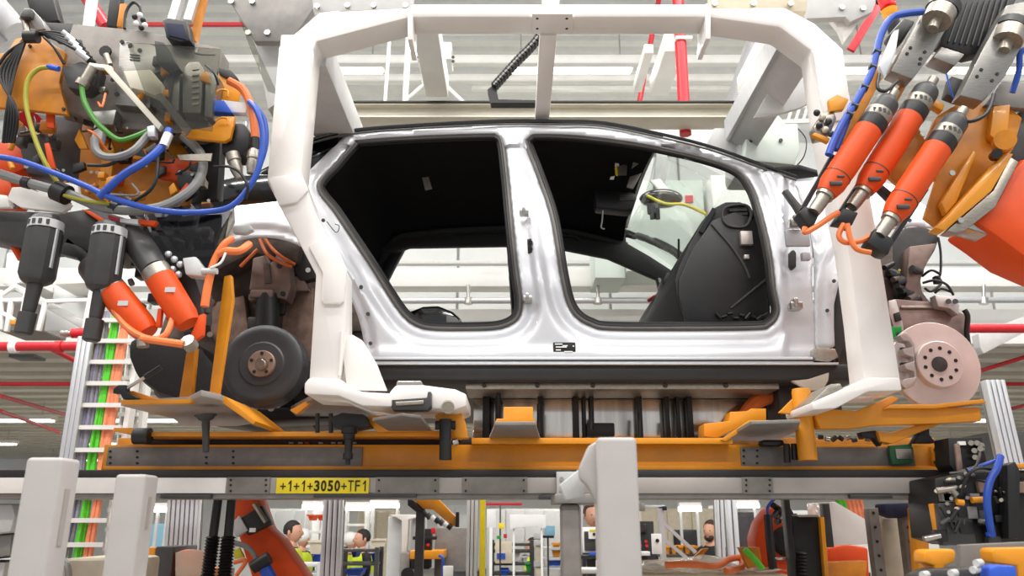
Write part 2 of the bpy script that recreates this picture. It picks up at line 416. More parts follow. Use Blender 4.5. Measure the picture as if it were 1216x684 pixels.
for i, (a, b) in enumerate((((1165, 440, 9.6), (1230, 420, 9.4)), ((1168, 456, 10.2), (1230, 456, 10.2)), ((1176, 492, 12.0), (1230, 478, 11.0)))):
    simple('branch_pipe', ('thin red pipe just below the thick one at far right', 'thin level red pipe under the right mezzanine', 'thin red pipe beside the slanted aluminium upright')[i], 'pipe', 'red_paint', G().cyl(P(*a), P(*b), 0.025), 0, 'red pipes under the mezzanine')
G_ = G().slab([(1162, 396), (1216, 376), (1250, 366), (1250, 378), (1216, 395), (1168, 420), (1164, 412)], 7.4, 0.12)
simple('knee_brace', 'grey bolted knee brace behind the thick red pipe at far right', 'brace', 'light_grey', G_)
G_ = G().pbox(10, 420, 40, 424, 7.1, 0.2)
simple('camera_housing', 'small dark sensor housing under the red pipe at far left', 'sensor', 'dark_grey', G_)
# lamps: ceiling rows of the hall and the strip lamps under the mezzanine
def lamp(name, loc, L, label, group, watt, w=0.22, hang=0.9):
    x, y, z = loc
    t = thing(name, (x, y, z + 0.14), label, 'lamp', group)
    G().box((x - L / 2, y - w / 2, z + 0.03), (x + L / 2, y + w / 2, z + 0.1)).out('housing', 'white_paint', t)
    G().box((x - L / 2 + .04, y - w / 2 + .02, z), (x + L / 2 - .04, y + w / 2 - .02, z + 0.03)).out('diffuser', 'lamp_tube', t)
    for s in (-1, 1): G().cyl((x + s * L * .4, y, z + 0.1), (x + s * L * .4, y, z + hang), 0.01, n=6).out('suspension', 'steel', t)
    if watt:
        ld = bpy.data.lights.new(name, 'AREA'); ld.shape = 'RECTANGLE'; ld.size = L; ld.size_y = w; ld.energy = watt; ld.color = (1, 0.97, 0.93)
        lo = bpy.data.objects.new('light', ld); COL.objects.link(lo); lo.parent = t; lo.location = (0, 0, -0.16)
for yi, y in enumerate((-3.0, 1.0, 5.0)):
    for x in (-6.0, -2.0, 2.0, 6.0):
        lamp('ceiling_lamp', (x, y, 8.1), 3.0, 'long white strip lamp of the near ceiling rows above the car', 'near ceiling lamps', LAMP_W)
ORD = ('leftmost', 'second', 'third', 'fourth', 'fifth', 'sixth', 'seventh', 'eighth')
FAR = ('first', 'second', 'third', 'fourth', 'fifth')
for yi, y in enumerate((10.5, 14.0)):
    for xi, x in enumerate((-7.4, -2.9, 0.9, 4.6, 7.6)):
        lamp('ceiling_lamp', (x, y, 8.2), 1.9, 'white strip lamp under the roof deck, %s from the left in the %s row' % (FAR[xi], ('nearer', 'farther')[yi]), 'far ceiling lamps', LAMP_W * 0.5)
k = 0
for y in (13.94, 18.28, 23.24):
    for xi, x in enumerate((-12.5, -9.2, -6.0, -2.6, 0.8, 4.2, 7.6, 11.0)):
        lamp('mezzanine_lamp', (x, y, 3.3), 2.2, 'bright strip lamp under the mezzanine, %s row from the front, %s from the left' % (FAR[int((y - 13.5) / 4.4)], ORD[xi]), 'strip lamps under the mezzanine', 60, hang=0.345)
# roof steel
def beam(name, label, m, pts, Y, d, cat='beam', group='white roof steel'):
    return simple(name, label, cat, m, G().slab(pts, Y, d), 0.008, group)
longbar('roof_tube', 'upper white tube crossing under the roof deck', 'beam', 'steel_white', -60, 1300, 63, 75, 8.6, 0.13, 0.05, 'white roof steel')
longbar('roof_tube', 'lower white tube crossing under the roof deck', 'beam', 'steel_white', -60, 1300, 86, 96, 9.2, 0.13, 0.05, 'white roof steel')
longbar('roof_tube', 'thin white tube just above the cream crane beam', 'beam', 'steel_white', 560, 900, 101, 106, 9.8, 0.1, 0.03, 'white roof steel')
t = thing('crane_beam', P(640, 137, 6.4), 'long cream crane beam above the car roof', 'beam')
G().pbox(392, 125, 900, 137, 6.4, 0.12).out('web', 'cream_paint', t, 0.003)
G().pbox(392, 121, 900, 124.5, 6.34, 0.24).out('upper_flange', 'cream_paint', t, 0.003)
G().pbox(392, 119.5, 900, 121, 6.3, 0.03).out('cable_rail', 'black_plastic', t, 0)
G().pbox(392, 137, 900, 139, 6.34, 0.24).out('lower_flange', 'cream_paint', t, 0.003)
for i in range(9): G().pbox(410 + i * 52, 140.5, 446 + i * 52, 142.5, 6.6, 0.05).out('contact_strip', 'black_plastic', t, 0)
longbar('walkway_edge', 'pale walkway edge just above the car roof line', 'beam', 'wall_panel', 380, 905, 147, 176, 6.9, 0.2)
def ygirder(name, label, x, y, Y0, Y1, w, h, m='steel_white', group='white roof steel'):
    a = P(x, y, Y0); return simple(name, label, 'beam', m, G().box((a.x - w / 2, min(Y0, Y1), a.z), (a.x + w / 2, max(Y0, Y1), a.z + h)), 0.01, group)
ygirder('roof_girder', 'white roof girder running away above the left window', 519, 116, 6.3, 5.3, 0.2, 0.2)
ygirder('roof_girder', 'white roof girder running away right of the red drop pipe', 783, 114, 7.6, 6.75, 0.2, 0.2)
ygirder('roof_girder', 'slim white roof girder left of the red drop pipe', 757, 110, 7.5, 6.75, 0.09, 0.1)
ygirder('roof_girder', 'white roof girder by the grey transfer arm', 884, 116, 6.3, 5.0, 0.11, 0.2)
t = thing('girder_clamp', P(520, 80, 8.0), 'white bolted clamp joining girder and tubes above the left window', 'clamp')
G().pbox(496, 50, 512, 70, 8.2, 0.3).out('clamp_plate', 'steel_white', t); G().pbox(524, 50, 536, 70, 8.2, 0.3).out('clamp_plate', 'steel_white', t)
bolts('bolt', [(497, 68), (499, 73), (525, 58), (526, 64), (527, 69), (538, 68), (538, 73), (523, 98), (524, 105)], 8.15, 0.02, 'dark_grey', t)
for a, b, r, lab in (((466.5, -8, 7.2), (457, 124, 7.2), 0.018, 'thin white hanger rod left of the white girder'), ((488, -8, 7.2), (481, 124, 7.2), 0.03, 'thicker white hanger rod beside the white girder')):
    simple('hanger_rod', lab, 'rod', 'steel_white', G().cyl(P(*a), P(*b), r), 0)
for a, b, lab in (((483, 118, 7.6), (506, 98, 7.6), 'short white brace rising to the girder clamp'), ((526, 98, 7.6), (552, 123, 7.6), 'short white brace falling from the girder clamp')):
    simple('brace_rod', lab, 'rod', 'steel_white', G().cyl(P(*a), P(*b), 0.02).sph(P(*(b if a[0] < 500 else a)), 0.05), 0)
t = thing('red_drop_pipe', P(812, 125, 7.4), 'thick red pipe dropping from the roof above the windscreen', 'pipe')
G().cyl(P(803, -40, 6.62), P(812, 122, 6.62), 0.056).out('pipe', 'red_paint', t); G().cyl(P(812, 122, 6.62), P(814, 160, 6.62), 0.056).out('lower_pipe', 'red_paint', t)
for y in (44, 128, 134): G().pbox(802 + (y - 40) * .11, y - 1.5, 822 + (y - 40) * .02, y + 1.5, 6.55, 0.06).out('clip', 'white_paint', t)
simple('red_thin_pipe', 'thin red pipe slanting behind the slim white girder', 'pipe', 'red_paint', G().cyl(P(786, -20, 7.9), P(750, 170, 7.9), 0.03), 0)
# energy chain
t = thing('cable_chain', P(582, 120, 5.2), 'black energy chain slanting down to the crane beam', 'cable chain')
ch = [P(660, -10, 5.2), P(641, 42, 5.2), P(612, 75, 5.2), P(586, 104, 5.2)]
cc = crom(ch, 9); lm = None
for i in range(len(cc) - 1):
    a, b = cc[i], cc[i + 1]; q = a + (b - a) * 0.86
    G().bar(a, q, 0.05, 0.085, (0, 1, 0)).out('link', 'black_plastic', t, 0.006)
    G().bar(a + Vector((0, -.03, 0)), q + Vector((0, -.03, 0)), 0.012, 0.03, (0, 1, 0)).out('link_window', 'mid_grey', t)
G().slab([(579, 106), (588, 100), (592, 118), (640, 119), (640, 122), (583, 122)], 5.2, 0.08).out('end_bracket', 'black_plastic', t)
# ducts and tubes at the top corners
for i, (a, b, lab) in enumerate((((-30, -20, 6.2), (22, 40, 6.2), 'silver spiral duct in the top left corner, upper'), ((-40, 5, 6.4), (14, 60, 6.4), 'silver spiral duct in the top left corner, lower'))):
    A, B = P(*a), P(*b); L = (B - A).length
    prof = []
    for q in range(40): prof += [(L * q / 40, 0.10), (L * (q + .5) / 40, 0.112)]
    simple('spiral_duct', lab, 'duct', 'aluminium', G().lathe(A, B, prof, 20), 0)
A, B = P(905, 40, 7.6), P(872, 140, 7.6); prof = []
for q in range(40): prof += [((B - A).length * q / 40, 0.13), ((B - A).length * (q + .5) / 40, 0.145)]
simple('spiral_duct', 'silver spiral duct behind the grey transfer arm', 'duct', 'aluminium', G().lathe(A, B, prof, 20), 0)
longbar('red_roof_pipe', 'thin red pipe under the roof left of the white frame', 'pipe', 'red_paint', 170, 300, 26, 29.5, 8.0, 0.05)
simple('red_roof_brace', 'red painted flat brace near the beacon', 'brace', 'red_paint', G().bar(P(1047, 0, 6.0), P(1010, 60, 6.0), 0.07, 0.03, (0, 1, 0)))
simple('red_roof_pipe', 'red pipe sloping behind the left tool top', 'pipe', 'red_paint', G().cyl(P(98, -10, 5.5), P(126, 32, 5.5), 0.05), 0)
simple('white_roof_strut', 'white square strut behind the left tool top', 'strut', 'steel_white', G().bar(P(112, -20, 5.0), P(104, 40, 5.0), 0.06, 0.06))
t = thing('roof_ladder', P(955, 140, 8.5), 'white cable ladder seen under the grey transfer arm', 'cable ladder')
for y in (127, 145): G().bar(P(930, y, 8.5), P(1010, y - 3, 8.5), 0.04, 0.05).out('rail', 'steel_white', t)
for x in range(935, 1010, 9): G().bar(P(x, 145, 8.5), P(x + 6, 126, 8.5), 0.03, 0.03).out('rung', 'steel_white', t)
G().bar(P(962, 146, 8.6), P(978, 128, 8.6), 0.05, 0.05).out('red_bar', 'red_paint', t)
# ================================================================== WHITE PORTAL FRAME AROUND THE CAR
FY = 2.72
fr = thing('portal_frame', P(400, 470, FY), 'large white welded portal frame gripping the car from both ends', 'frame')
slab('left_leg', [(331, 56), (379, 15), (402, 12), (404, 14), (487, 9), (487, 20), (376, 49), (371, 60), (357, 207), (373, 250), (410, 322), (410, 396), (402, 452), (367, 452), (375, 326), (337, 254), (317, 215)], FY, 0.13, 'frame_white', fr, 0.012)
slab('cover_plate', [(366, 292), (388, 280), (396, 283), (412, 320), (408, 358), (404, 361), (384, 361), (381, 356), (383, 324)], FY - 0.014, 0.016, 'frame_white', fr, 0.005)
slab('cover_plate', [(318, 212), (357, 204), (366, 226), (352, 240), (331, 244)], FY - 0.012, 0.014, 'frame_white', fr, 0.004)
slab('gusset', [(404, 400), (418, 397), (430, 404), (446, 430), (459, 463), (412, 463)], FY + 0.03, 0.03, 'frame_white', fr, 0.004)
G().ptube([(406, 394, FY), (405, 415, FY), (403, 446, FY)], 0.006).out('weld_bead', 'frame_white', fr)
slab('foot', [(361, 455), (367, 448), (405, 450), (414, 460), (430, 465), (465, 467), (465, 483), (430, 482), (402, 470), (361, 468)], FY - 0.03, 0.26, 'frame_white', fr, 0.008)
slab('support_arm', [(462, 466), (470, 457), (502, 457), (540, 462), (554, 468), (554, 482), (540, 487), (500, 484), (462, 486)], FY + 0.02, 0.3, 'frame_white', fr, 0.008)
slab('pad_plate', [(472, 452), (500, 452), (502, 457), (470, 457)], FY + 0.04, 0.2, 'steel', fr)
slab('sensor_block', [(462, 475), (507, 472), (508, 465), (512, 465), (512, 482), (508, 487), (466, 487)], FY - 0.02, 0.05, 'dark_grey', fr)
slab('sensor_face', [(469, 477), (503, 475), (503, 480), (470, 482)], FY - 0.026, 0.01, 'brushed', fr)
rod('pin_bush', (532, 484, FY - 0.01), (532, 481, FY + 0.05), 0.022, 'brushed', fr)
# top cross beam
pbox('cross_beam', 487, 4, 842, 20, FY, 0.125, 'frame_white', fr, 0.012)
slab('joint_plate', [(484, 8), (490, 8), (490, 47), (484, 47)], FY - 0.01, 0.15, 'frame_white', fr)
slab('joint_plate', [(838, 4), (844, 4), (844, 46), (838, 46)], FY - 0.01, 0.15, 'frame_white', fr)
zc = P(650, 20.5, FY).z; cpl = hslab('centre_plate', [(632, 17), (680, 17), (680, 40), (632, 40)], zc - 0.012, 0.01, 'frame_white', fr)
for x, y in ((638, 22), (673, 22), (638, 34), (673, 34)):
    c = PZ(x, y, zc - 0.012); G().cyl(c - Vector((0, 0, .001)), c + Vector((0, 0, .004)), 0.006, n=10).out('plate_hole', 'ink', cpl)
a = P(652, 44, FY + 0.06)
G().box((a.x - 0.036, FY + 0.11, zc - 0.012), (a.x + 0.036, 5.3, zc + 0.03)).out('roof_crossbar', 'frame_white', fr, 0.004)
pbox('top_stub', 644, -30, 664, 6, FY + 0.03, 0.07, 'frame_white', fr)
a = P(388, 77, FY + 0.13)
G().box((a.x - 0.2, FY + 0.12, a.z - 0.01), (a.x, 5.0, a.z + 0.14)).out('rear_beam', 'light_grey', fr, 0.006)
# right leg
slab('right_leg', [(842, 9), (932, 8), (968, 27), (1002, 58), (1009, 108), (1030, 210), (1046, 300), (1071, 455), (1026, 455), (1018, 380), (1006, 290), (990, 220), (972, 116), (964, 60), (926, 32), (842, 20)], FY, 0.13, 'frame_white', fr, 0.012)
slab('cover_plate', [(966, 60), (999, 61), (1006, 108), (1010, 140), (982, 146), (974, 116)], FY - 0.008, 0.01, 'frame_white', fr, 0.004)
slab('foot', [(992, 466), (1031, 448), (1069, 448), (1072, 464), (1031, 465), (993, 485), (966, 487), (964, 478)], FY - 0.04, 0.28, 'frame_white', fr, 0.008)
slab('support_arm', [(963, 478), (986, 456), (998, 455), (1002, 462), (976, 484), (966, 488)], FY - 0.02, 0.22, 'brushed', fr, 0.004)
# grey arm that reaches back over the bonnet, with its housing
t = thing('transfer_arm', P(905, 190, 3.4), 'grey box arm reaching back above the windscreen to a rounded housing', 'machine arm')
def ybox(pa, pb, Y0, Y1, th):
    """sloped box running away from the camera between two bottom edges"""
    a0, b0 = P(*pa, Y0), P(*pb, Y0); d = Vector((0, Y1 - Y0, 0)); u = Vector((0, 0, th))
    return G().add([a0, b0, b0 + d, a0 + d, a0 + u, b0 + u, b0 + d + u, a0 + d + u], [(3, 2, 1, 0), (4, 5, 6, 7), (0, 1, 5, 4), (1, 2, 6, 5), (2, 3, 7, 6), (3, 0, 4, 7)])
ybox((925, 58), (960, 82), 2.85, 3.66, 0.1).out('box_arm', 'light_grey', t, 0.006)
ybox((923, 57), (927, 59), 2.84, 3.66, 0.11).out('edge_rail', 'aluminium', t)
slab('web_plate', [(932, 74), (955, 80), (965, 120), (950, 128), (915, 138), (895, 140)], 3.15, 0.02, 'light_grey', t)
slab('housing', [(884, 128), (905, 128), (925, 132), (936, 146), (938, 200), (878, 200), (877, 150)], 3.62, 0.3, 'light_grey', t, 0.03)
slab('front_cover', [(888, 148), (948, 146), (950, 178), (944, 196), (884, 190)], 3.55, 0.2, 'pale_green', t, 0.01)
bolts('bolt', [(892, 167), (927, 167)], 3.545, 0.01, 'dark_grey', t)
hose('sensor_wire', [(945, 150, 3.6), (957, 165, 3.6), (955, 185, 3.6), (943, 200, 3.65)], 0.003, 'black_plastic', t)
slab('side_bracket', [(848, 152), (878, 152), (878, 182), (866, 186), (838, 174)], 3.66, 0.06, 'light_grey', t, 0.005)
# carriage plates the frame hangs from
t = thing('carriage_plate', P(320, 40, 3.1), 'grey bolted carriage plate above the left end of the white frame', 'plate')
slab('plate', [(260, -20), (372, -20), (372, 10), (345, 49), (302, 49)], 3.1, 0.04, 'mid_grey', t, 0.004)
slab('box_section', [(303, 49), (334, 49), (332, 120), (318, 130)], 3.2, 0.12, 'light_grey', t, 0.005)
bolts('bolt', [(275, 3), (300, 3), (295, 40), (318, 40)], 3.1, 0.014, 'steel', t, 0.012)
slab('clear_guard', [(284, 22), (292, 30), (330, 112), (318, 108), (296, 55)], 3.0, 0.006, 'cover_clear', t, 0)
t = thing('mounting_flange', P(430, 5, 2.8), 'white bolted mounting flange over the left elbow of the frame', 'flange')
slab('flange', [(368, -25), (490, -25), (490, 10), (372, 14)], 2.8, 0.05, 'light_grey', t, 0.004)
bolts('bolt', [(377, 9), (413, 8), (444, 8), (482, 8)], 2.795, 0.012, 'steel', t, 0.014)
t = thing('mounting_flange', P(900, 5, 2.8), 'white bolted mounting flange over the right elbow of the frame', 'flange')
slab('flange', [(840, -25), (960, -25), (958, 14), (846, 10)], 2.8, 0.05, 'beige', t, 0.004)
bolts('bolt', [(848, 6), (894, 6), (938, 6)], 2.795, 0.012, 'steel', t, 0.014)
t = thing('carriage_plate', P(1000, 20, 3.1), 'grey bolted carriage plate left of the beacon', 'plate')
slab('plate', [(958, -25), (1050, -25), (1036, 14), (1010, 26), (1004, 20), (958, 22)], 3.1, 0.04, 'light_grey', t, 0.004)
slab('lower_gusset', [(986, 22), (1024, 20), (1010, 40), (1003, 50), (996, 34)], 3.14, 0.03, 'white_paint', t, 0.004)
bolts('bolt', [(999, 10), (1024, 11)], 3.1, 0.013, 'steel', t, 0.012)

# ================================================================== CONVEYOR AND AMBER CARRIER
CYB = 2.92
cv = thing('conveyor_beam', P(600, 592, CYB), 'long grey conveyor beam carrying the yellow number plate', 'conveyor')
pbox('beam', -230, 567, 1122, 586, CYB, 0.14, 'beam_grey', cv, 0.003)
pbox('white_section', -230, 567.3, 268, 585.7, CYB - 0.004, 0.01, 'white_paint', cv, 0.001)
pbox('lower_flange', -230, 585.5, 1122, 592, CYB + 0.01, 0.18, 'mid_grey', cv, 0.002)
pbox('running_rail', -230, 558, 1128, 567, CYB + 0.005, 0.12, 'rubber', cv, 0.002)
for x0, x1 in ((270, 320), (446, 521), (549, 626), (882, 918)):
    q = pbox('splice_plate', x0, 566.5, x1, 586.5, CYB - 0.008, 0.01, 'plate_grey', cv, 0.001)
    bolts('bolt', [(x0 + 4, 570), (x1 - 4, 570), (x0 + 4, 583), (x1 - 4, 583)] + ([(x0 + 4, 576), (x1 - 4, 576)] if x1 - x0 < 60 else []), CYB - 0.008, 0.004, 'ink', q, 0.003)
q = pbox('end_bracket', 661, 560, 690, 590, CYB - 0.02, 0.03, 'light_grey', cv, 0.002)
bolts('bolt', [(667, 569), (667, 582)], CYB - 0.02, 0.008, 'steel', q)
for x0, x1, y in ((372, 494, 587), (190, 250, 588), (640, 655, 589), (1010, 1060, 588)): pbox('cable_duct', x0, y - 1, x1, y + 4, CYB - 0.01, 0.05, 'dark_grey', cv, 0.002)
sg = pbox('number_plate', 328, 567.5, 438, 586, CYB - 0.012, 0.01, 'yellow', cv, 0.001)
sg['label'] = 'yellow plate lettered +1+1+3050+TF1'
def glyph(ch, xc, bold):
    """one letter of the number plate, fitted to its cell"""
    Yt = CYB - 0.0135; m = PM(Yt, 577); zt, zb = P(xc, 570.4, Yt).z, P(xc, 583.4, Yt).z; w = {'+': 6.4, '1': 3.6, 'T': 6.4, 'F': 5.6}.get(ch, 6.3) * m
    c = P(xc, 577, Yt)
    if ch == '1':
        t = 1.5 * m; G().prism([(c.x + w / 2 - t, Yt, zb), (c.x + w / 2, Yt, zb), (c.x + w / 2, Yt, zt), (c.x + w / 2 - t * .8, Yt, zt), (c.x - w / 2, Yt, zt - 3.4 * m), (c.x - w / 2, Yt, zt - 5 * m), (c.x + w / 2 - t, Yt, zt - 3.2 * m)], (0, 0.001, 0)).out('lettering', 'ink', sg, smooth=False); return
    o, _ = text_mesh('lettering', ch, 0.06, c, 'ink', sg, 1.0, bold)
    if ch == '+': zt, zb = P(xc, 573.6, Yt).z, P(xc, 581.4, Yt).z
    vs = o.data.vertices; x0 = min(v.co.x for v in vs); x1 = max(v.co.x for v in vs); z0 = min(v.co.z for v in vs); z1 = max(v.co.z for v in vs)
    for v in vs: v.co.x = (v.co.x - (x0 + x1) / 2) / (x1 - x0) * w; v.co.z = (v.co.z - z0) / (z1 - z0) * (zt - zb) + zb - c.z
for i, ch in enumerate('+1+1+3050+TF1'): glyph(ch, 336 + i * 8.05, 0.0016 if ch in '305' else 0.0)
# amber carrier
AY = 3.02
ac = thing('amber_carrier', P(620, 558, AY), 'long amber steel carrier under the car with grey end plates', 'carrier')
pbox('side_beam', 122, 528, 1127, 558, AY, 0.1, 'amber', ac, 0.002)
pbox('beam_lip', 122, 553.5, 1127, 558, AY - 0.014, 0.02, 'amber', ac, 0.002)
q = pbox('side_plate', 127, 531, 430, 555, AY - 0.008, 0.01, 'plate_grey', ac, 0.001)
bolts('bolt', [(x, y) for x in (131, 163, 245, 277) for y in (536, 543, 550)], AY - 0.008, 0.0045, 'ink', q, 0.003)
q = pbox('side_plate', 880, 531, 1086, 554, AY - 0.008, 0.01, 'plate_grey', ac, 0.001)
bolts('bolt', [(x, y) for x in (883, 899) for y in (535, 542, 550)], AY - 0.008, 0.0045, 'ink', q, 0.003)
q = pbox('end_plate', 1107, 530, 1126, 555, AY - 0.012, 0.02, 'amber', ac, 0.002)
bolts('bolt', [(1111, 534), (1111, 549), (1124, 534)], AY - 0.012, 0.008, 'dark_grey', q)
pbox('far_beam', 140, 520, 1110, 530, 4.4, 0.1, 'amber_dark', ac, 0.002)
# upper rail: horizontal strip seen edge on
G().slab([(135, 508), (158, 508), (172, 513), (545, 512), (545, 518), (172, 518), (135, 512)], 2.94, 0.16).out('upper_rail', 'amber', ac, 0.001)
G().slab([(560, 520), (862, 520), (870, 522), (870, 527), (560, 527)], 2.96, 0.16).out('upper_rail', 'amber', ac, 0.001)
pbox('dark_channel', 172, 519, 560, 528, 3.1, 0.1, 'black_plastic', ac)
for x in (345, 356, 364, 380, 395, 403, 420): pbox('channel_clip', x - 2, 525, x + 3, 527, 3.09, 0.01, 'orange' if x == 364 else 'light_grey', ac, 0)
# left carrying plate (level, seen from below) and its posts
q = hslab('carrying_plate', [(143, 482), (222, 478), (238, 470), (262, 475), (302, 503), (282, 506), (216, 506), (205, 497)], 2.0, 0.02, 'beam_grey', ac)
slab('plate_edge', [(142, 475), (222, 474), (234, 468), (262, 469), (262, 474), (236, 473), (224, 479), (144, 480)], 2.69, 0.03, 'amber', ac, 0.001)
slab('plate_edge', [(258, 468), (266, 470), (304, 500), (300, 504), (258, 474)], 2.72, 0.4, 'amber', ac, 0.001)
slab('post', [(248, 470), (266, 328), (274, 326), (276, 355), (258, 472)], 2.74, 0.03, 'amber', ac, 0.003)
slab('post', [(212, 475), (222, 412), (232, 412), (226, 475)], 2.95, 0.04, 'amber_dark', ac, 0.003)
slab('wedge', [(152, 464), (158, 464), (188, 474), (152, 474)], 2.72, 0.03, 'amber', ac, 0.003)
G().cyl(P(146, 464, 2.7), P(190, 437, 2.7), 0.006).out('gas_strut', 'steel', ac); G().cyl(P(172, 448, 2.7), P(191, 436, 2.7), 0.009).out('strut_sleeve', 'black_plastic', ac)
slab('strut_mount', [(134, 462), (140, 457), (150, 457), (150, 465), (164, 473), (146, 474), (142, 467), (134, 467)], 2.69, 0.03, 'black_plastic', ac)
G().lathe(P(244.5, 493, 2.8), P(244.5, 535, 2.8), [(0, .04), (.008, .03), (.016, .024), (.02, .014), (.045, .014), (.045, .013), (.13, .011)]).out('locating_pin', 'dark_grey', ac)
G().cyl(P(160, 518, 2.93), P(178, 518, 2.93), 0.03).out('roller', 'black_plastic', ac)
# second carrying plate under the left foot
hslab('carrying_plate', [(345, 488), (372, 474), (440, 486), (470, 500), (470, 506), (360, 503)], 2.03, 0.02, 'mid_grey', ac)
slab('plate_edge', [(344, 487), (369, 473), (375, 474), (352, 492)], 2.95, 0.03, 'amber', ac, 0.001)
slab('pin_block', [(392, 496), (406, 490), (432, 492), (440, 506), (410, 512), (396, 507)], 2.85, 0.08, 'black_plastic', ac)
G().lathe(P(415, 508, 2.84), P(413, 549, 2.84), [(0, .03), (.02, .028), (.022, .022), (.04, .02), (.04, .015), (.09, .013), (.09, .018), (.11, .018), (.11, .009), (.13, .008)]).out('locating_pin', 'black_plastic', ac)
for x in (377, 393): G().cyl(P(x, 491, 2.86), P(x, 514, 2.86), 0.008).out('stop_pin', 'black_plastic', ac)
slab('amber_block', [(437, 494), (478, 492), (500, 500), (516, 512), (448, 513), (440, 504)], 2.9, 0.06, 'amber', ac)
hslab('slotted_plate', [(442, 500), (478, 494), (500, 497), (512, 512), (466, 515)], 1.92, 0.01, 'plate_grey', ac)
slab('clamp_bracket', [(516, 494), (524, 488), (546, 486), (552, 500), (556, 520), (540, 520), (534, 500), (520, 500)], 2.86, 0.06, 'amber', ac)
G().cyl(P(529, 498, 2.82), P(529, 546, 2.82), 0.022).out('stop_buffer', 'black_plastic', ac)
G().cyl(P(517, 505, 2.84), P(541, 505, 2.84), 0.016).out('buffer_yoke', 'black_plastic', ac); G().cyl(P(538, 526, 2.84), P(544, 524, 2.84), 0.012).out('nut', 'steel', ac)
# middle brackets
slab('bracket_box', [(598, 483), (633, 483), (633, 496), (638, 504), (586, 504), (590, 497), (598, 497)], 3.1, 0.1, 'amber', ac)
hslab('bracket_plate', [(588, 505), (636, 505), (642, 524), (580, 524)], 1.9, 0.012, 'mid_grey', ac)
slab('bracket_box', [(836, 503), (866, 500), (867, 489), (888, 488), (892, 485), (910, 485), (910, 500), (890, 502), (852, 520), (836, 518)], 3.12, 0.1, 'amber', ac)
hslab('bracket_plate', [(858, 523), (892, 504), (950, 502), (948, 512), (920, 524)], 1.92, 0.012, 'mid_grey', ac)
slab('plate_edge', [(856, 522), (890, 499), (951, 499), (951, 503), (892, 504), (862, 524)], 2.95, 0.02, 'amber', ac, 0.001)
G().lathe(P(951, 462, 2.9), P(959, 541, 2.9), [(0, .031), (.01, .034), (.26, .034)]).out('amber_post', 'amber', ac)
slab('post_gusset', [(925, 490), (943, 472), (945, 492)], 2.9, 0.02, 'amber', ac)
G().cyl(P(934, 527, 2.94), P(935, 549, 2.94), 0.012).out('stop_pin', 'black_plastic', ac); G().cyl(P(943, 527, 2.94), P(944, 546, 2.94), 0.012).out('stop_pin', 'black_plastic', ac)
pbox('cylinder_block', 905, 522, 932, 529, 2.95, 0.06, 'black_plastic', ac, 0.01)
# right end arms
slab('swing_arm', [(968, 493), (990, 486), (1018, 488), (1060, 470), (1068, 473), (1052, 484), (1110, 484), (1164, 484), (1166, 500), (1110, 503), (1040, 505), (1010, 509), (974, 509)], 2.86, 0.05, 'amber', ac, 0.004)
slab('arm_lip', [(1060, 480), (1110, 480), (1168, 474), (1172, 478), (1110, 485), (1052, 485)], 2.83, 0.08, 'amber', ac, 0.003)
slab('swing_arm', [(1042, 512), (1058, 514), (1120, 496), (1128, 500), (1096, 512), (1060, 527), (1046, 524)], 2.9, 0.05, 'amber', ac, 0.004)
slab('pivot', [(1092, 503), (1104, 503), (1104, 516), (1112, 526), (1086, 526), (1092, 516)], 2.95, 0.05, 'black_plastic', ac)
slab('lever', [(1022, 513), (1040, 511), (1050, 522), (1046, 530), (1038, 520), (1024, 519)], 2.92, 0.04, 'black_plastic', ac)
for i in range(9): G().cyl(P(972 + i * 8, 519 + (i % 3) * 2, 3.0), P(977 + i * 8, 519 + (i % 2) * 3, 3.0), 0.009).out('valve_fitting', ('black_plastic', 'steel', 'dark_grey')[i % 3], ac)
q = slab('tag_holder', [(1056, 529), (1083, 527), (1085, 550), (1060, 552), (1057, 540)], AY - 0.03, 0.02, 'tag_green', ac, 0.003); q['label'] = 'green data tag holder'
pbox('tag', 1064, 533, 1083, 545, AY - 0.036, 0.01, 'brushed', q, 0.001)
# ================================================================== THE CAR BODY SHELL
CY0 = 3.15; CYM = 4.06
def ys(z):
    q = max(0.0, (z - CAMZ - 0.95) / 0.85)
    return CY0 + 0.28 * q ** 1.3
def SP_(px, py, off=0.0):
    Y = CY0
    for _ in range(8):
        p = P(px, py, Y); Y = ys(p.z) + off
    return P(px, py, Y)
def mir(v): return Vector((v.x, 2 * CYM - v.y, v.z))
car = thing('car_body', P(620, 455, CYM), 'silver car body shell without doors held in the white portal frame', 'car')
REAR = [(378, 222), (400, 193), (420, 170), (427, 166), (500, 161), (580, 158.5), (592, 161), (598, 170), (603, 210), (608, 262), (614, 320), (619, 358), (616, 375), (607, 384), (590, 389.5), (560, 391), (515, 390.5), (495, 386), (479, 374), (462, 350), (440, 315), (400, 255)]
FRONT = [(624, 170), (628, 163), (637, 159), (690, 161), (766, 171), (837, 187), (876, 202), (892, 221), (902, 247), (914, 297), (920, 345), (924, 365), (922, 377), (913, 386), (898, 390), (810, 391), (724, 390.5), (702, 386), (685, 376), (674, 358), (666, 323), (655, 258), (638, 207)]
def arch(cx, cy, rx, ry, a0, a1, n):
    return [(cx + rx * math.cos(math.radians(a0 + (a1 - a0) * i / n)), cy - ry * math.sin(math.radians(a0 + (a1 - a0) * i / n))) for i in range(n + 1)]
SIDE = [(412, 160), (505, 151), (600, 147), (717, 150), (790, 165), (848, 180), (900, 199), (940, 212), (948, 232), (958, 258), (965, 300), (964, 345), (967, 385), (968, 428), (437, 428)] \
    + arch(312, 432, 122, 150, 5, 150, 26) + [(196, 330), (206, 290), (230, 262), (272, 246), (330, 240), (352, 218)]
rc, fc = resample(REAR, 4), resample(FRONT, 4)
archc = arch(312, 432, 122, 150, 5, 150, 26)
def smst(x, a, b):
    t = np.clip((x - a) / (b - a), 0, 1); return t * t * (3 - 2 * t)
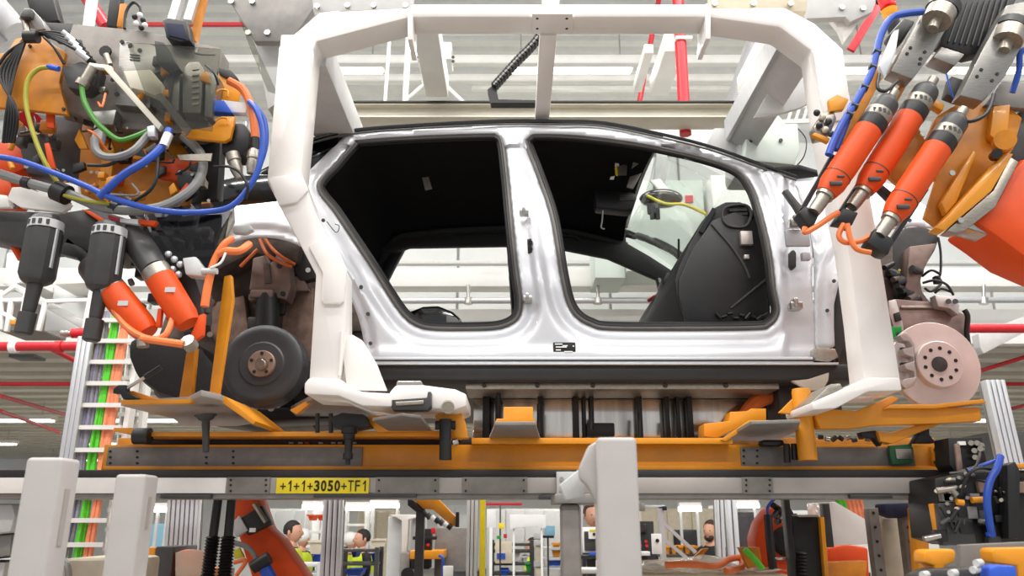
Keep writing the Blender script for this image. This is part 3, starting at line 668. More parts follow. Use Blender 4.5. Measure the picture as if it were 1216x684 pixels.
def pdist(line, v):
    d = np.full(len(v), 1e9); L = [np.array(p, float) for p in line]
    for a, b in zip(L[:-1], L[1:]):
        ab = b - a; t = np.clip(((v - a) @ ab) / (ab ** 2).sum(), 0, 1); q = a + t[:, None] * ab; d = np.minimum(d, np.hypot(*(v - q).T))
    return d
def side_depth(v):
    d = np.minimum(dist(rc, v), dist(fc, v))
    rec = 0.034 * (1 - smst(d, 14, 28))                         # stamped door shut face
    rec = np.where(v[:, 1] < 175, np.minimum(rec, 0.016), rec)
    rec += 0.012 * (1 - smst(d, 1, 7))                          # flange towards the seal
    pil = smst(v[:, 0], 929, 936); rec = rec * (1 - pil) + 0.05 * pil   # hinge pillar face
    da = pdist(archc, v)
    rec += 0.014 * (1 - smst(da, 10, 15))
    rec -= 0.012 * smst(v[:, 1], 408, 420)
    return rec
def side_surf(v):
    r = side_depth(v); return [SP_(x, y, o) for (x, y), o in zip(v, r)]
body = relief_panel('side_panel', SIDE, [REAR, FRONT], side_surf, 4, 'silver_paint', car, 0.008)
# far side: the same stamping mirrored, trimmed black inside
me2 = body.data.copy(); c = WORLD[body]
for v in me2.vertices: v.co.y = -v.co.y
me2.flip_normals()
fo = link_mesh(me2, 'far_side_panel', 'trim_black', car, mir(c)); md = fo.modifiers.new('Solidify', 'SOLIDIFY'); md.thickness = 0.03; md.offset = 0
# seals around the openings
def inset(poly, d):
    n = len(poly); cx = sum(p[0] for p in poly) / n; out = []
    area = sum(poly[i][0] * poly[(i + 1) % n][1] - poly[(i + 1) % n][0] * poly[i][1] for i in range(n))
    s = 1 if area > 0 else -1
    for i in range(n):
        a, b = Vector(poly[i - 1]), Vector(poly[(i + 1) % n]); t = (b - a).normalized(); nrm = Vector((-t.y, t.x)) * s
        out.append((poly[i][0] + nrm.x * d, poly[i][1] + nrm.y * d))
    return out
for nm, poly in (('rear_door_seal', rc), ('front_door_seal', fc)):
    G().tube([SP_(x, y, 0.036) for x, y in inset(poly, 1)], 0.0085, 8, 1, True).out(nm, 'seal_grey', car)
    G().tube([SP_(x, y, 0.044) for x, y in inset(poly, 4)], 0.0085, 8, 1, True).out(nm, 'rubber', car)
    G().tube([SP_(x, y, 0.07) for x, y in inset(poly, 5.5)], 0.012, 8, 1, True).out('inner_trim', 'trim_black', car)
# roof: outer skin edge and headliner
RAIL = [(362, 168), (417, 155), (505, 148), (600, 143.5), (660, 143.8), (717, 146), (790, 160.5), (848, 175.5), (905, 196), (946, 210)]
rw = [SP_(x, y) for x, y in RAIL]
G().tube(rw, 0.0085, 8, 6).out('roof_moulding', 'black_gloss', car)
G().tube([SP_(x, y + 4) for x, y in RAIL], 0.005, 8, 6).out('roof_seam', 'seal_grey', car)
lin_top = [(385, 214), (420, 169), (460, 163), (505, 160), (584, 157.5), (640, 158), (700, 161), (766, 171), (790, 177)]
lw = [SP_(x, y, 0.05) for x, y in lin_top]
def strip(rows, name, m, parent, th):
    g = G(); n = len(rows[0]); vs = [p for r in rows for p in r]
    fs = [(i * n + k, i * n + k + 1, (i + 1) * n + k + 1, (i + 1) * n + k) for i in range(len(rows) - 1) for k in range(n - 1)]
    g.add(vs, fs); o = g.out(name, m, parent, ang=1.2); md = o.modifiers.new('Solidify', 'SOLIDIFY'); md.thickness = th; md.offset = 0
    return o
rows = []
HX = 0.70
xs_l = [p.x for p in lw]; zs_l = [p.z for p in lw]; ys_l = [p.y for p in lw]
for x in np.linspace(-1.02, HX, 26):
    z = float(np.interp(x, xs_l, zs_l)); y0 = float(np.interp(x, xs_l, ys_l)); r = []
    for k in range(15):
        t = k / 14; y = y0 + (2 * CYM - 2 * y0) * t
        r.append(Vector((x, y, z + 0.05 * math.sin(math.pi * t) - 0.07 * max(0, t - 0.8) / 0.2)))
    rows.append(r)
strip(rows, 'headliner', 'headliner', car, 0.02)
# far cantrail trim hangs a little lower
g = G()
far_in = [Vector((x, 2 * CYM - float(np.interp(x, xs_l, ys_l)) - 0.01, float(np.interp(x, xs_l, zs_l)) - 0.085)) for x in np.linspace(-1.0, 0.72, 20)]
g.tube(far_in, 0.03, 8, 2).out('cantrail_trim', 'trim_black', car)
# outer roof skin
xs_r = [p.x for p in rw]; zs_r = [p.z for p in rw]; ys_r = [p.y for p in rw]
rows = []
for x in np.linspace(-1.02, 0.74, 22):
    z = float(np.interp(x, xs_r, zs_r)); y0 = float(np.interp(x, xs_r, ys_r))
    rows.append([Vector((x, y0 + 0.01 + (2 * CYM - 2 * y0) * k / 12, z + 0.005 + 0.05 * math.sin(math.pi * k / 12))) for k in range(13)])
strip(rows, 'roof_skin', 'black_gloss', car, 0.01)
# tailgate glass and lid behind the C pillar
rows = []
for (x, z) in ((-1.02, 3.30), (-1.25, 3.16), (-1.42, 3.0), (-1.52, 2.86), (-1.58, 2.6)):
    rows.append([Vector((x - 0.05 * math.sin(math.pi * k / 8), 3.42 + 1.28 * k / 8, z + 0.03 * math.sin(math.pi * k / 8))) for k in range(9)])
strip(rows, 'tailgate', 'black_gloss', car, 0.03)
slab('quarter_glass', [(346, 222), (364, 166), (412, 158), (418, 164), (366, 212)], 3.47, 0.02, 'black_gloss', car, 0.002)
slab('tail_lamp_cover', [(250, 214), (300, 206), (346, 208), (332, 243), (268, 247), (252, 240)], 3.34, 0.1, 'black_gloss', car, 0.01)
# windscreen with frame, far A pillar comes from the mirrored panel
rows = []
for i in range(7):
    t = i / 6; x = HX + (1.22 - HX) * t; z = 3.36 - 0.30 * t - 0.05 * t * t
    rows.append([Vector((x + 0.05 * math.sin(math.pi * k / 10), 3.46 + 1.2 * k / 10 - (0.10 * t) * (1 - 2 * k / 10), z + 0.02 * math.sin(math.pi * k / 10))) for k in range(11)])
ws = strip(rows, 'windscreen', 'clear_glass', car, 0.004)
# dashboard across the car
prof = [(847, 247), (834, 262), (818, 290), (805, 318), (801, 332), (803, 350), (808, 368), (815, 386), (850, 402), (915, 402), (916, 330), (905, 262), (893, 247), (880, 239), (862, 239)]
dn = [P(x, y, 3.37) for x, y in prof]
G().prism(dn, (0, 2 * (CYM - 3.37), 0)).out('dashboard', 'trim_black', car, 0.012)
q = slab('dash_end_panel', [(846, 262), (872, 252), (900, 262), (910, 330), (914, 384), (815, 384), (806, 350), (806, 332), (822, 296)], 3.355, 0.02, 'black_plastic', car, 0.004)
G().tube([P(x, y, 3.352) for x, y in ((845, 266), (868, 292), (884, 316), (890, 330))], 0.006, 6).out('panel_rib', 'dark_grey', q)
G().tube([P(x, y, 3.352) for x, y in ((912, 330), (880, 356), (868, 366))], 0.005, 6).out('panel_rib', 'dark_grey', q)
for i in range(4): G().bar(P(862 + i * 4, 246 + i * 4, 3.36), P(885 + i * 3, 244 + i * 5, 3.36), 0.006, 0.012).out('vent_blade', 'black_gloss', q)
G().tube([P(x, y, 3.35) for x, y in ((858, 258), (862, 246), (884, 243), (892, 252), (886, 268), (866, 268))], 0.006, 6, 4, True).out('vent_ring', 'dark_grey', q)
pbox('metal_bracket', 880, 274, 894, 290, 3.335, 0.03, 'cast_alu', q); pbox('metal_bracket', 884, 302, 890, 307, 3.34, 0.02, 'cast_alu', q)
for i in range(9): G().cyl(P(850 + i * 7, 372 + (i * 5) % 9, 3.34), P(856 + i * 7, 378 - (i * 3) % 9, 3.34), 0.007).out('wire_clip', 'black_plastic', q)
G().bar(P(832, 276, 3.36), P(848, 248, 3.36), 0.02, 0.012, (0, 1, 0)).out('dash_edge_vent', 'black_gloss', q)
# steering column, pedal console
slab('steering_column', [(786, 334), (792, 322), (800, 326), (804, 340), (806, 356), (796, 350)], 3.9, 0.16, 'black_plastic', car, 0.01)
slab('centre_console', [(771, 368), (776, 352), (786, 344), (798, 350), (812, 372), (814, 402), (778, 402), (772, 380)], 4.2, 0.5, 'trim_black', car, 0.02)
bolts('bolt', [(786, 364)], 4.19, 0.012, 'steel', car)
G().cyl(P(806, 312, 4.0), P(806, 284, 4.0), 0.006).out('antenna_rod', 'black_plastic', car)
G().cyl(P(782, 333, 4.3), P(785, 345, 4.25), 0.018).out('stalk', 'black_plastic', car); G().cyl(P(770, 357, 4.3), P(778, 352, 4.25), 0.01).out('stalk', 'red_paint', car)
# mirror cluster and headliner fittings
mc = slab('mirror_cluster', [(706, 228), (711, 225), (752, 228), (757, 233), (752, 248), (746, 250), (708, 246)], 3.98, 0.1, 'black_plastic', car, 0.012)
G().ptube([(716, 250, 3.98), (715, 262, 3.98), (714, 270, 3.98), (718, 272, 3.98)], 0.004).out('hook', 'light_grey', mc)
pbox('lens_window', 736, 231, 753, 238, 3.975, 0.01, 'dark_grey', mc, 0.002)
slab('far_roof_trim', [(436, 262), (740, 258), (744, 288), (772, 304), (806, 326), (802, 340), (770, 327), (722, 306), (672, 296), (640, 293), (606, 291), (486, 293), (470, 298), (440, 298)], 4.62, 0.05, 'trim_black', car, 0.008)
slab('label_strip', [(731, 190), (735, 186), (735, 198), (730, 198)], 3.78, 0.004, 'paper', car, 0); slab('label_strip', [(732, 198), (745, 194), (744, 208), (734, 208)], 3.78, 0.004, 'brushed', car, 0)
slab('label_strip', [(730, 199), (733, 198), (734, 209), (731, 208)], 3.775, 0.004, 'yellow', car, 0); slab('label_strip', [(725, 210), (730, 209), (729, 213), (724, 213)], 3.78, 0.004, 'paper', car, 0)
slab('header_bracket', [(755, 180), (770, 176), (764, 190), (750, 200)], 3.72, 0.01, 'mid_grey', car, 0.002); slab('header_bracket', [(748, 210), (762, 205), (752, 224), (744, 222)], 3.8, 0.01, 'mid_grey', car, 0.002)
slab('headliner_sticker', [(501, 211), (509, 210), (513, 224), (505, 226)], 3.86, 0.004, 'brushed', car, 0)
G().ptube([(505, 283, 4.66), (508, 276, 4.6), (535, 276, 4.6), (540, 283, 4.66)], 0.012).out('grab_handle', 'black_plastic', car)
G().ptube([(650, 287, 4.66), (655, 279, 4.6), (682, 281, 4.6), (688, 289, 4.66)], 0.012).out('grab_handle', 'black_plastic', car)
# black cover on the floor behind the rear opening
q = slab('floor_cover', [(478, 372), (502, 363), (520, 362), (538, 369), (548, 378), (550, 400), (480, 400)], 4.1, 0.4, 'black_gloss', car, 0.02)
slab('cover_label', [(530, 374), (542, 377), (549, 386), (530, 386)], 4.095, 0.01, 'light_grey', q, 0.002)
# far rear pillar
slab('far_pillar_trim', [(462, 292), (482, 292), (468, 318), (453, 348), (444, 338), (456, 312)], 4.68, 0.05, 'black_plastic', car, 0.01)
slab('far_pillar_trim', [(424, 284), (466, 290), (440, 302), (448, 330), (440, 326)], 4.7, 0.04, 'black_plastic', car, 0.008)
# sill and floor
a, b = SP_(437, 428), SP_(1000, 428)
sz = SP_(600, 430).z
pbox('sill_lip', 437, 423.5, 966, 431, 3.128, 0.05, 'silver_paint', car, 0.004)
pbox('sill_line', 440, 427, 966, 428.6, 3.124, 0.01, 'black_plastic', car, 0)
pbox('sill_cover', 440, 432, 1020, 452, 3.14, 0.2, 'rubber', car, 0.012)
pbox('sill_cover_edge', 440, 430.5, 996, 433, 3.125, 0.05, 'aluminium', car, 0.001)
G().box((-1.2, 3.3, 2.18), (1.32, 4.85, 2.26)).out('floor_pan', 'dark_grey', car)
pbox('battery_flange', 553, 455, 925, 462, 3.2, 0.25, 'brushed', car, 0.002)
bolts('bolt', [(575, 458), (638, 458), (704, 458), (790, 458), (862, 458)], 3.2, 0.01, 'dark_grey', car)
pbox('battery_side', 562, 462, 930, 530, 3.46, 0.8, 'battery_alu', car, 0.004)
for x, w in ((577, 8), (590, 4), (642, 6), (684, 7), (694, 4), (703, 5), (760, 6), (793, 5), (806, 4), (820, 6)): pbox('vertical_rail', x - w / 2, 464, x + w / 2, 522, 3.4, 0.05, 'black_plastic', car, 0.002)
for x, y0, y1 in ((592, 459, 500), (640, 480, 515), (702, 488, 510), (760, 490, 520), (802, 495, 518)): G().cyl(P(x, y0, 3.3), P(x, y1, 3.3), 0.009).out('support_pin', 'black_plastic', car)
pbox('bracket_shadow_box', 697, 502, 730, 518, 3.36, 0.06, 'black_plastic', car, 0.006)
G().ptube([(880, 500, 3.38), (895, 480, 3.38), (918, 470, 3.4), (930, 468, 3.42)], 0.03).out('orange_cable', 'orange_cable', car)
pbox('side_cover', 925, 455, 1000, 500, 3.3, 0.3, 'dark_grey', car, 0.01)
slab('foil_pouch', [(940, 452), (960, 450), (985, 442), (984, 452), (978, 462), (962, 464), (950, 458)], 3.1, 0.02, 'plastic_sheet', car, 0.004)
# pillar fittings
for nm, x, y in (('hinge', 622, 249), ('hinge', 626, 353), ('hinge', 946, 262), ('hinge', 946, 361)):
    s = 1.3 if x > 900 else 1
    h = G(); h.pbox(x - 5 * s, y - 2.5 * s, x + 6 * s, y + 4 * s, 3.13 if x > 900 or y > 300 else 3.2, 0.05); h.pbox(x - 2 * s, y - 6 * s, x + 2 * s, y + 2 * s, 3.12 if x > 900 or y > 300 else 3.19, 0.05)
    h.out(nm, 'steel', car, 0.004)
sl = slab('lock_hole', [(626, 284), (631, 283), (632, 300), (627, 300)], 3.2, 0.02, 'black_plastic', car, 0.002)
G().cyl(P(629.5, 288, 3.195), P(629.5, 288, 3.22), 0.011).cyl(P(629.5, 296, 3.195), P(629.5, 296, 3.22), 0.011).out('lock_studs', 'black_plastic', sl)
gq = slab('grommet', [(939, 298), (943, 296), (946, 300), (946, 317), (942, 319), (939, 314)], 3.14, 0.04, 'rubber', car, 0.006)
pbox('pillar_panel', 933, 272, 962, 292, 3.165, 0.02, 'body_primer', car, 0.006)
pbox('hinge_plate', 953, 299, 963, 308, 3.14, 0.03, 'body_primer', car, 0.004)
st = pbox('type_plate', 657, 406.5, 683.5, 420, 3.135, 0.006, 'ink', car, 0.0005)
for i, (x0, x1, y) in enumerate(((659, 668, 408.5), (660, 673, 412), (668, 674, 410.5), (660, 666, 415.5), (670, 680, 417.5), (680, 682, 411))): pbox('print_line', x0, y - .6, x1, y + .6, 3.132, 0.003, 'paper', st, 0)
for x, y in ((400, 270), (396, 266)): pass
G().ptube([(388, 263, 3.2), (399, 276, 3.2), (403, 269, 3.2), (398, 266, 3.2)], 0.002, 6).out('wire_clip', 'ink', car)
bolts('arch_screw', [(429, 341), (437, 373), (440, 408), (384, 262)], 3.15, 0.008, 'dark_grey', car)
# bonnet flange and front wing
def wing_surf(v):
    da = pdist([(1030, 284), (1005, 300), (994, 318), (990, 340), (988, 362), (990, 411)], v)
    r = 0.05 + 0.015 * (1 - smst(da, 12, 18)) - 0.03 * smst(v[:, 0], 966, 985)
    return [SP_(x, y, o) for (x, y), o in zip(v, r)]
WING = [(941, 214), (1000, 207), (1060, 220), (1110, 252), (1112, 272), (1085, 268), (1060, 272), (1030, 284), (1012, 300), (1000, 318), (995, 340), (990, 362), (990, 390), (991, 413), (967, 415), (966, 300), (957, 250), (949, 232)]
relief_panel('front_wing', WING, [], wing_surf, 5, 'silver_paint', car, 0.006)
bolts('wing_screw', [(990, 334), (982, 369), (1080, 262), (1105, 264)], 3.17, 0.008, 'dark_grey', car)
slab('bonnet_hinge', [(930, 226), (936, 224), (952, 244), (962, 262), (955, 266), (944, 246)], 3.2, 0.03, 'dark_grey', car, 0.004)
slab('wing_bracket', [(968, 413), (992, 414), (996, 424), (984, 430), (968, 428)], 3.13, 0.06, 'brushed', car, 0.003)
hslab('cowl_panel', [(900, 205), (945, 215), (990, 212), (950, 200)], 3.18, 0.02, 'black_plastic', car)
G().box((0.98, 3.4, 2.85), (1.5, 4.75, 2.93)).out('cowl', 'dark_grey', car, 0.02)
# ---- rear wheel house and axle
slab('rear_wheelhouse', [(188, 395), (210, 330), (246, 292), (300, 270), (350, 272), (400, 300), (434, 360), (440, 440), (430, 500), (300, 508), (230, 498), (180, 468)], 3.62, 0.3, 'wheelhouse', car, 0.02)
slab('arch_liner', [(230, 300), (300, 280), (360, 286), (352, 312), (300, 300), (250, 325)], 3.45, 0.18, 'wheelhouse', car, 0.02)
bk = slab('spring_bracket', [(294, 356), (300, 306), (316, 302), (322, 312), (328, 302), (342, 306), (346, 340), (340, 356), (322, 352), (298, 357)], 3.4, 0.1, 'body_brown', car, 0.008)
slab('bracket_rib', [(312, 312), (320, 312), (322, 336), (314, 336)], 3.39, 0.02, 'wheelhouse', bk); pbox('cross_tube', 296, 343, 324, 353, 3.37, 0.05, 'body_brown', bk, 0.01)
bolts('bolt', [(332, 316), (298, 347), (336, 349)], 3.39, 0.012, 'ink', bk)
G().cyl(P(318, 352, 3.42), P(318, 410, 3.4), 0.052).out('damper', 'black_plastic', car)
slab('sheet_panel', [(336, 350), (372, 340), (374, 430), (350, 440), (334, 400)], 3.55, 0.08, 'rust_steel', car, 0.01)
slab('sheet_panel', [(248, 360), (290, 350), (296, 400), (270, 420), (250, 400)], 3.56, 0.08, 'rust_steel', car, 0.01)
slab('sheet_panel', [(345, 292), (372, 300), (376, 330), (356, 334), (346, 318)], 3.5, 0.06, 'dark_grey', car, 0.01)
bolts('bolt', [(366, 321)], 3.49, 0.012, 'paper', car)
for pts in ([(308, 282, 3.4), (316, 300, 3.36), (330, 310, 3.36), (346, 317, 3.4)], [(314, 282, 3.42), (324, 296, 3.38), (336, 306, 3.38), (350, 314, 3.42)], [(306, 296, 3.36), (296, 306, 3.36), (286, 316, 3.4)]):
    hose('orange_cable', pts, 0.008, 'orange_cable', car)
# clutter of the wheel house: brackets, lines and folded sheet
rnd = random.Random(3)
for i in range(46):
    x = rnd.uniform(215, 425); y = rnd.uniform(300, 495)
    if ((x - 312) / 122) ** 2 + ((y - 432) / 148) ** 2 > 0.9 and x > 312: continue
    Yc = rnd.uniform(3.5, 3.6); k = rnd.randrange(4); m_ = rnd.choice(('wheelhouse', 'rust_steel', 'body_brown', 'dark_grey', 'black_plastic', 'black_plastic'))
    if k == 0: pbox('sheet_bracket', x - rnd.uniform(4, 14), y - rnd.uniform(3, 9), x + rnd.uniform(4, 10), y + rnd.uniform(3, 9), Yc, 0.06, m_, car, 0.006)
    elif k == 1: rod('brake_line', (x, y, Yc), (x + rnd.uniform(-26, 26), y + rnd.uniform(-30, 30), Yc), rnd.uniform(.004, .012), m_, car, n=8)
    elif k == 2: slab('folded_sheet', [(x, y), (x + rnd.uniform(10, 24), y - rnd.uniform(4, 12)), (x + rnd.uniform(12, 26), y + rnd.uniform(8, 26)), (x - rnd.uniform(0, 8), y + rnd.uniform(10, 24))], Yc, 0.04, m_, car, 0.006)
    else: G().cyl(P(x, y, Yc - .02), P(x, y, Yc + .02), rnd.uniform(.006, .016), n=10).out('bolt', rnd.choice(('steel', 'dark_grey', 'rust_steel')), car)
# brake drum
dc = P(313, 432, 2.98)
dr = G().lathe(P(310, 432, 3.08), P(310, 432, 3.08) + Vector((0, .24, 0)), [(0, 0.0), (0, .085), (.006, .092), (.004, .112), (.0, .130), (.004, .150), (.014, .162), (.05, .165), (.06, .168), (.10, .168), (.12, .15), (.2, .06)], 48).out('brake_drum', 'drum_black', car, ang=0.5)
G().lathe(P(310, 431.5, 3.06), P(310, 431.5, 3.06) + Vector((0, .04, 0)), [(0, .05), (.004, .054), (.03, .054)], 24).out('hub', 'rust_steel', dr)
G().lathe(P(310, 431.5, 3.045), P(310, 431.5, 3.045) + Vector((0, .05, 0)), [(0, .014), (.004, .017), (.004, .024), (.02, .027), (.04, .027)], 20).out('centre_bolt', 'steel', dr)
for k in range(5):
    an = math.radians(72 * k + 18); c = P(310, 431.5, 3.06) + Vector((math.cos(an) * .041, 0, math.sin(an) * .041))
    if k == 0: hb = G().cyl(c - Vector((0, .002, 0)), c + Vector((0, .01, 0)), 0.007, n=10).out('wheel_bolt_hole', 'ink', dr)
    else: link_mesh_shared(hb.data, 'wheel_bolt_hole', dr, c + Vector((0, .004, 0)))
# underbody behind the rear wheel: silencer-like shell
sh = [(150, 402), (170, 396), (212, 398), (240, 412), (262, 440), (290, 478), (302, 498), (262, 500), (226, 480), (186, 468), (160, 448), (150, 424)]
slab('rear_undertray', sh, 3.3, 0.5, 'trim_black', car, 0.04)
slab('axle_beam', [(255, 470), (290, 480), (350, 482), (400, 470), (420, 482), (392, 498), (290, 502), (262, 490)], 3.34, 0.2, 'black_plastic', car, 0.02)
for x, y in ((294, 479), (303, 483), (322, 484), (330, 480), (318, 478)): G().sph(P(x, y, 3.3), 0.016, 10, 8).out('suspension_joint', 'cast_alu', car)
# ---- front structure
tower = [(1046, 300), (1058, 286), (1076, 269), (1096, 267), (1112, 274), (1117, 282), (1112, 296), (1100, 316), (1094, 332), (1096, 346), (1108, 360), (1090, 400), (1050, 400)]
slab('strut_tower', tower, 3.62, 0.3, 'tower_dark', car, 0.02)
slab('front_wheelhouse', [(984, 300), (1020, 284), (1062, 282), (1064, 440), (1000, 446), (984, 420)], 3.56, 0.2, 'wheelhouse', car, 0.02)
slab('liner_flap', [(990, 330), (1000, 322), (1004, 400), (996, 430), (990, 410)], 3.4, 0.05, 'yellow_cable' if False else 'dark_grey', car, 0.006)
slab('tower_skin', [(1080, 292), (1114, 288), (1100, 316), (1094, 332), (1096, 346), (1108, 362), (1090, 372), (1072, 356), (1078, 320)], 3.55, 0.1, 'body_brown', car, 0.012)
rail = slab('chassis_rail', [(1062, 354), (1110, 358), (1150, 374), (1153, 404), (1150, 440), (1060, 440), (1064, 400)], 3.5, 0.2, 'body_brown', car, 0.012)
pbox('rail_edge', 1070, 363, 1116, 366, 3.49, 0.02, 'brushed', rail, 0.002); slab('rail_bracket', [(1110, 350), (1132, 352), (1140, 362), (1138, 374), (1128, 366), (1114, 364)], 3.45, 0.05, 'cast_alu', rail, 0.004)
bolts('bolt', [(1126, 358), (1134, 358)], 3.44, 0.012, 'dark_grey', rail)
G().ptube([(1145, 368, 3.46), (1149, 376, 3.46), (1148, 396, 3.48), (1152, 420, 3.5)], 0.012).out('rail_seal', 'black_plastic', rail)
for i in range(14):
    a = (1050 + (i * 13) % 34, 318 + (i * 17) % 44); G().cyl(P(*a, 3.5 + (i % 3) * .03), P(a[0] + 10, a[1] + (i % 5) * 3 - 5, 3.56), 0.012 + (i % 3) * .006).out('engine_fitting', ('black_plastic', 'dark_grey', 'wheelhouse', 'black_plastic')[i % 4], car)
G().sph(P(1068, 321, 3.46), 0.006, 8, 6).out('yellow_cap', 'yellow', car)
for pts in ([(1114, 282, 3.6), (1117, 300, 3.6), (1117, 322, 3.6), (1115, 330, 3.6)], [(1095, 328, 3.55), (1106, 321, 3.5), (1117, 326, 3.5)], [(1096, 336, 3.5), (1110, 333, 3.46), (1124, 338, 3.46), (1132, 350, 3.5)], [(1098, 342, 3.5), (1106, 346, 3.5), (1118, 336, 3.5), (1112, 328, 3.5)], [(1110, 348, 3.5), (1118, 343, 3.48), (1130, 347, 3.5)]):
    hose('wiring', pts, 0.006, 'black_plastic', car)
pbox('plug', 1111, 327, 1118, 336, 3.5, 0.03, 'black_plastic', car, 0.004)
slab('strut_clamp', [(1055, 357), (1064, 355), (1072, 382), (1074, 392), (1064, 396), (1056, 372)], 3.3, 0.05, 'cast_alu', car, 0.004)
slab('strut_window', [(1062, 372), (1068, 370), (1071, 380), (1064, 382)], 3.29, 0.02, 'black_plastic', car, 0.001)
slab('strut_body', [(1052, 372), (1066, 378), (1080, 396), (1078, 430), (1060, 440), (1054, 410)], 3.36, 0.1, 'black_plastic', car, 0.01)
gc = slab('green_clip', [(1057, 388), (1071, 387), (1071, 394), (1064, 395), (1065, 408), (1069, 409), (1068, 414), (1062, 415)], 3.2, 0.03, 'green_plastic', car, 0.002)
# brake disc
DC = (1117, 432)
dk = G().lathe(P(DC[0], DC[1], 3.06), P(DC[0], DC[1], 3.06) + Vector((0, .1, 0)), [(0, .0), (0, .090), (.004, .094), (.03, .096), (.032, .118), (.034, .176), (.036, .178), (.047, .178), (.047, .172), (.056, .172), (.056, .178), (.066, .178), (.068, .10)], 56).out('brake_disc', 'disc_iron', car, ang=0.4)
G().lathe(P(DC[0], DC[1], 3.05), P(DC[0], DC[1], 3.05) + Vector((0, .04, 0)), [(0, .018), (.004, .027), (.004, .030), (.03, .034)], 24).out('hub_bore', 'dark_grey', dk)
hb = None
for k in range(10):
    an = math.radians(36 * k + 12); c = P(DC[0], DC[1], 3.06) + Vector((math.cos(an) * .063, 0, math.sin(an) * .063))
    if hb is None: hb = G().cyl(c - Vector((0, .002, 0)), c + Vector((0, .01, 0)), 0.0075, n=12).out('wheel_bolt_hole', 'ink', dk)
    else: link_mesh_shared(hb.data, 'wheel_bolt_hole', dk, c + Vector((0, .004, 0)))
cp = slab('caliper_carrier', [(1068, 398), (1076, 394), (1082, 400), (1086, 410), (1089, 450), (1086, 458), (1076, 462), (1070, 456), (1074, 450), (1087, 448), (1086, 441), (1076, 438), (1074, 432), (1086, 429), (1085, 424), (1074, 420), (1072, 414), (1084, 412), (1080, 405), (1073, 404)], 3.02, 0.05, 'cast_alu', car, 0.003)
slab('caliper_back', [(1064, 402), (1074, 398), (1088, 408), (1088, 452), (1076, 460), (1066, 446)], 3.09, 0.05, 'cast_alu', cp, 0.003)
for y in (417, 435): pbox('caliper_window', 1070, y - 5, 1085, y + 5, 3.08, 0.02, 'ink', cp, 0.006)
# ================================================================== LEFT ROBOT TOOL
TL = 2.42
lt = thing('nutrunner_tool', P(150, 260, TL), 'cluttered amber and grey robot tool with black nutrunners left of the car', 'robot tool')
# amber mounting plates
slab('amber_plate', [(-40, 70), (8, 62), (18, 46), (44, 40), (78, 62), (70, 98), (80, 136), (40, 131), (-40, 124)], TL + 0.03, 0.02, 'amber_dark', lt)
bolts('bolt', [(36, 55), (76, 130), (4, 84)], TL + 0.03, 0.006, 'ink', lt)
slab('amber_backplate', [(98, 140), (222, 150), (236, 196), (224, 246), (110, 246), (92, 226)], TL + 0.22, 0.02, 'amber_dark', lt)
slab('amber_bracket', [(259, 86), (274, 91), (287, 99), (283, 122), (262, 121), (256, 110)], TL + 0.1, 0.012, 'amber', lt)
slab('amber_bracket', [(214, 156), (252, 150), (262, 138), (279, 138), (273, 164), (266, 168), (222, 163)], TL + 0.02, 0.02, 'amber', lt)
slab('amber_tab', [(54, 134), (64, 134), (64, 152), (55, 151)], TL + 0.06, 0.01, 'orange', lt); slab('amber_tab', [(52, 170), (58, 169), (66, 200), (58, 200)], TL + 0.06, 0.01, 'orange', lt)
slab('amber_fin', [(122, 178), (132, 166), (136, 178), (128, 240), (114, 232)], TL + 0.17, 0.015, 'amber', lt); slab('amber_fin', [(88, 166), (94, 152), (104, 176), (94, 176)], TL + 0.13, 0.015, 'amber', lt)
slab('orange_guard', [(190, 190), (232, 184), (238, 200), (208, 214), (186, 210)], TL + 0.15, 0.03, 'orange', lt, 0.006)
# main dark carrier block, machined faces
slab('carrier_block', [(86, 28), (172, 36), (262, 57), (256, 108), (246, 156), (232, 160), (140, 152), (68, 128), (70, 78)], TL + 0.1, 0.1, 'plate_grey', lt, 0.006)
slab('top_bar', [(50, 26), (92, 28), (100, 44), (60, 42)], TL + 0.12, 0.06, 'dark_grey', lt)
mb = slab('machined_block', [(142, 48), (176, 52), (196, 60), (194, 84), (180, 88), (178, 128), (136, 124), (140, 84)], TL + 0.05, 0.05, 'machined', lt, 0.003)
bolts('bore', [(145, 50), (155, 54), (166, 60), (134, 95), (139, 112)], TL + 0.05, 0.008, 'ink', mb, 0.003)
for y in (64, 67, 70): slab('slot', [(154, y), (166, y + 1), (166, y + 2), (154, y + 1)], TL + 0.047, 0.004, 'dark_grey', mb, 0)
for poly in ([(198, 88), (214, 86), (212, 132), (196, 130)], [(216, 82), (224, 73), (236, 73), (242, 82), (238, 134), (216, 134)], [(244, 84), (258, 88), (252, 140), (242, 138)]): slab('cylinder_block', poly, TL + 0.03, 0.07, 'machined', lt, 0.006)
for i in range(7): slab('cooling_slot', [(228, 80 + i * 7), (236, 79 + i * 7), (236, 82 + i * 7), (228, 83 + i * 7)], TL + 0.026, 0.006, 'brushed', lt, 0)
slab('black_wedge', [(183, 48), (194, 50), (214, 82), (202, 87), (186, 74)], TL + 0.0, 0.03, 'black_plastic', lt)
slab('black_wedge', [(196, 88), (206, 86), (200, 130), (190, 128)], TL + 0.02, 0.02, 'dark_grey', lt)
slab('cream_lever', [(122, 80), (128, 76), (192, 148), (188, 154)], TL - 0.03, 0.02, 'cream_paint', lt, 0.002)
slab('cream_block', [(146, 84), (178, 82), (192, 98), (190, 116), (172, 108), (154, 104)], TL - 0.01, 0.04, 'cream_paint', lt, 0.004)
slab('cream_lever', [(106, 74), (132, 78), (132, 82), (104, 78)], TL - 0.02, 0.02, 'paper', lt, 0.002)
slab('clear_cover', [(150, 50), (262, 58), (252, 156), (214, 150), (176, 122)], TL - 0.05, 0.004, 'cover_clear', lt, 0)
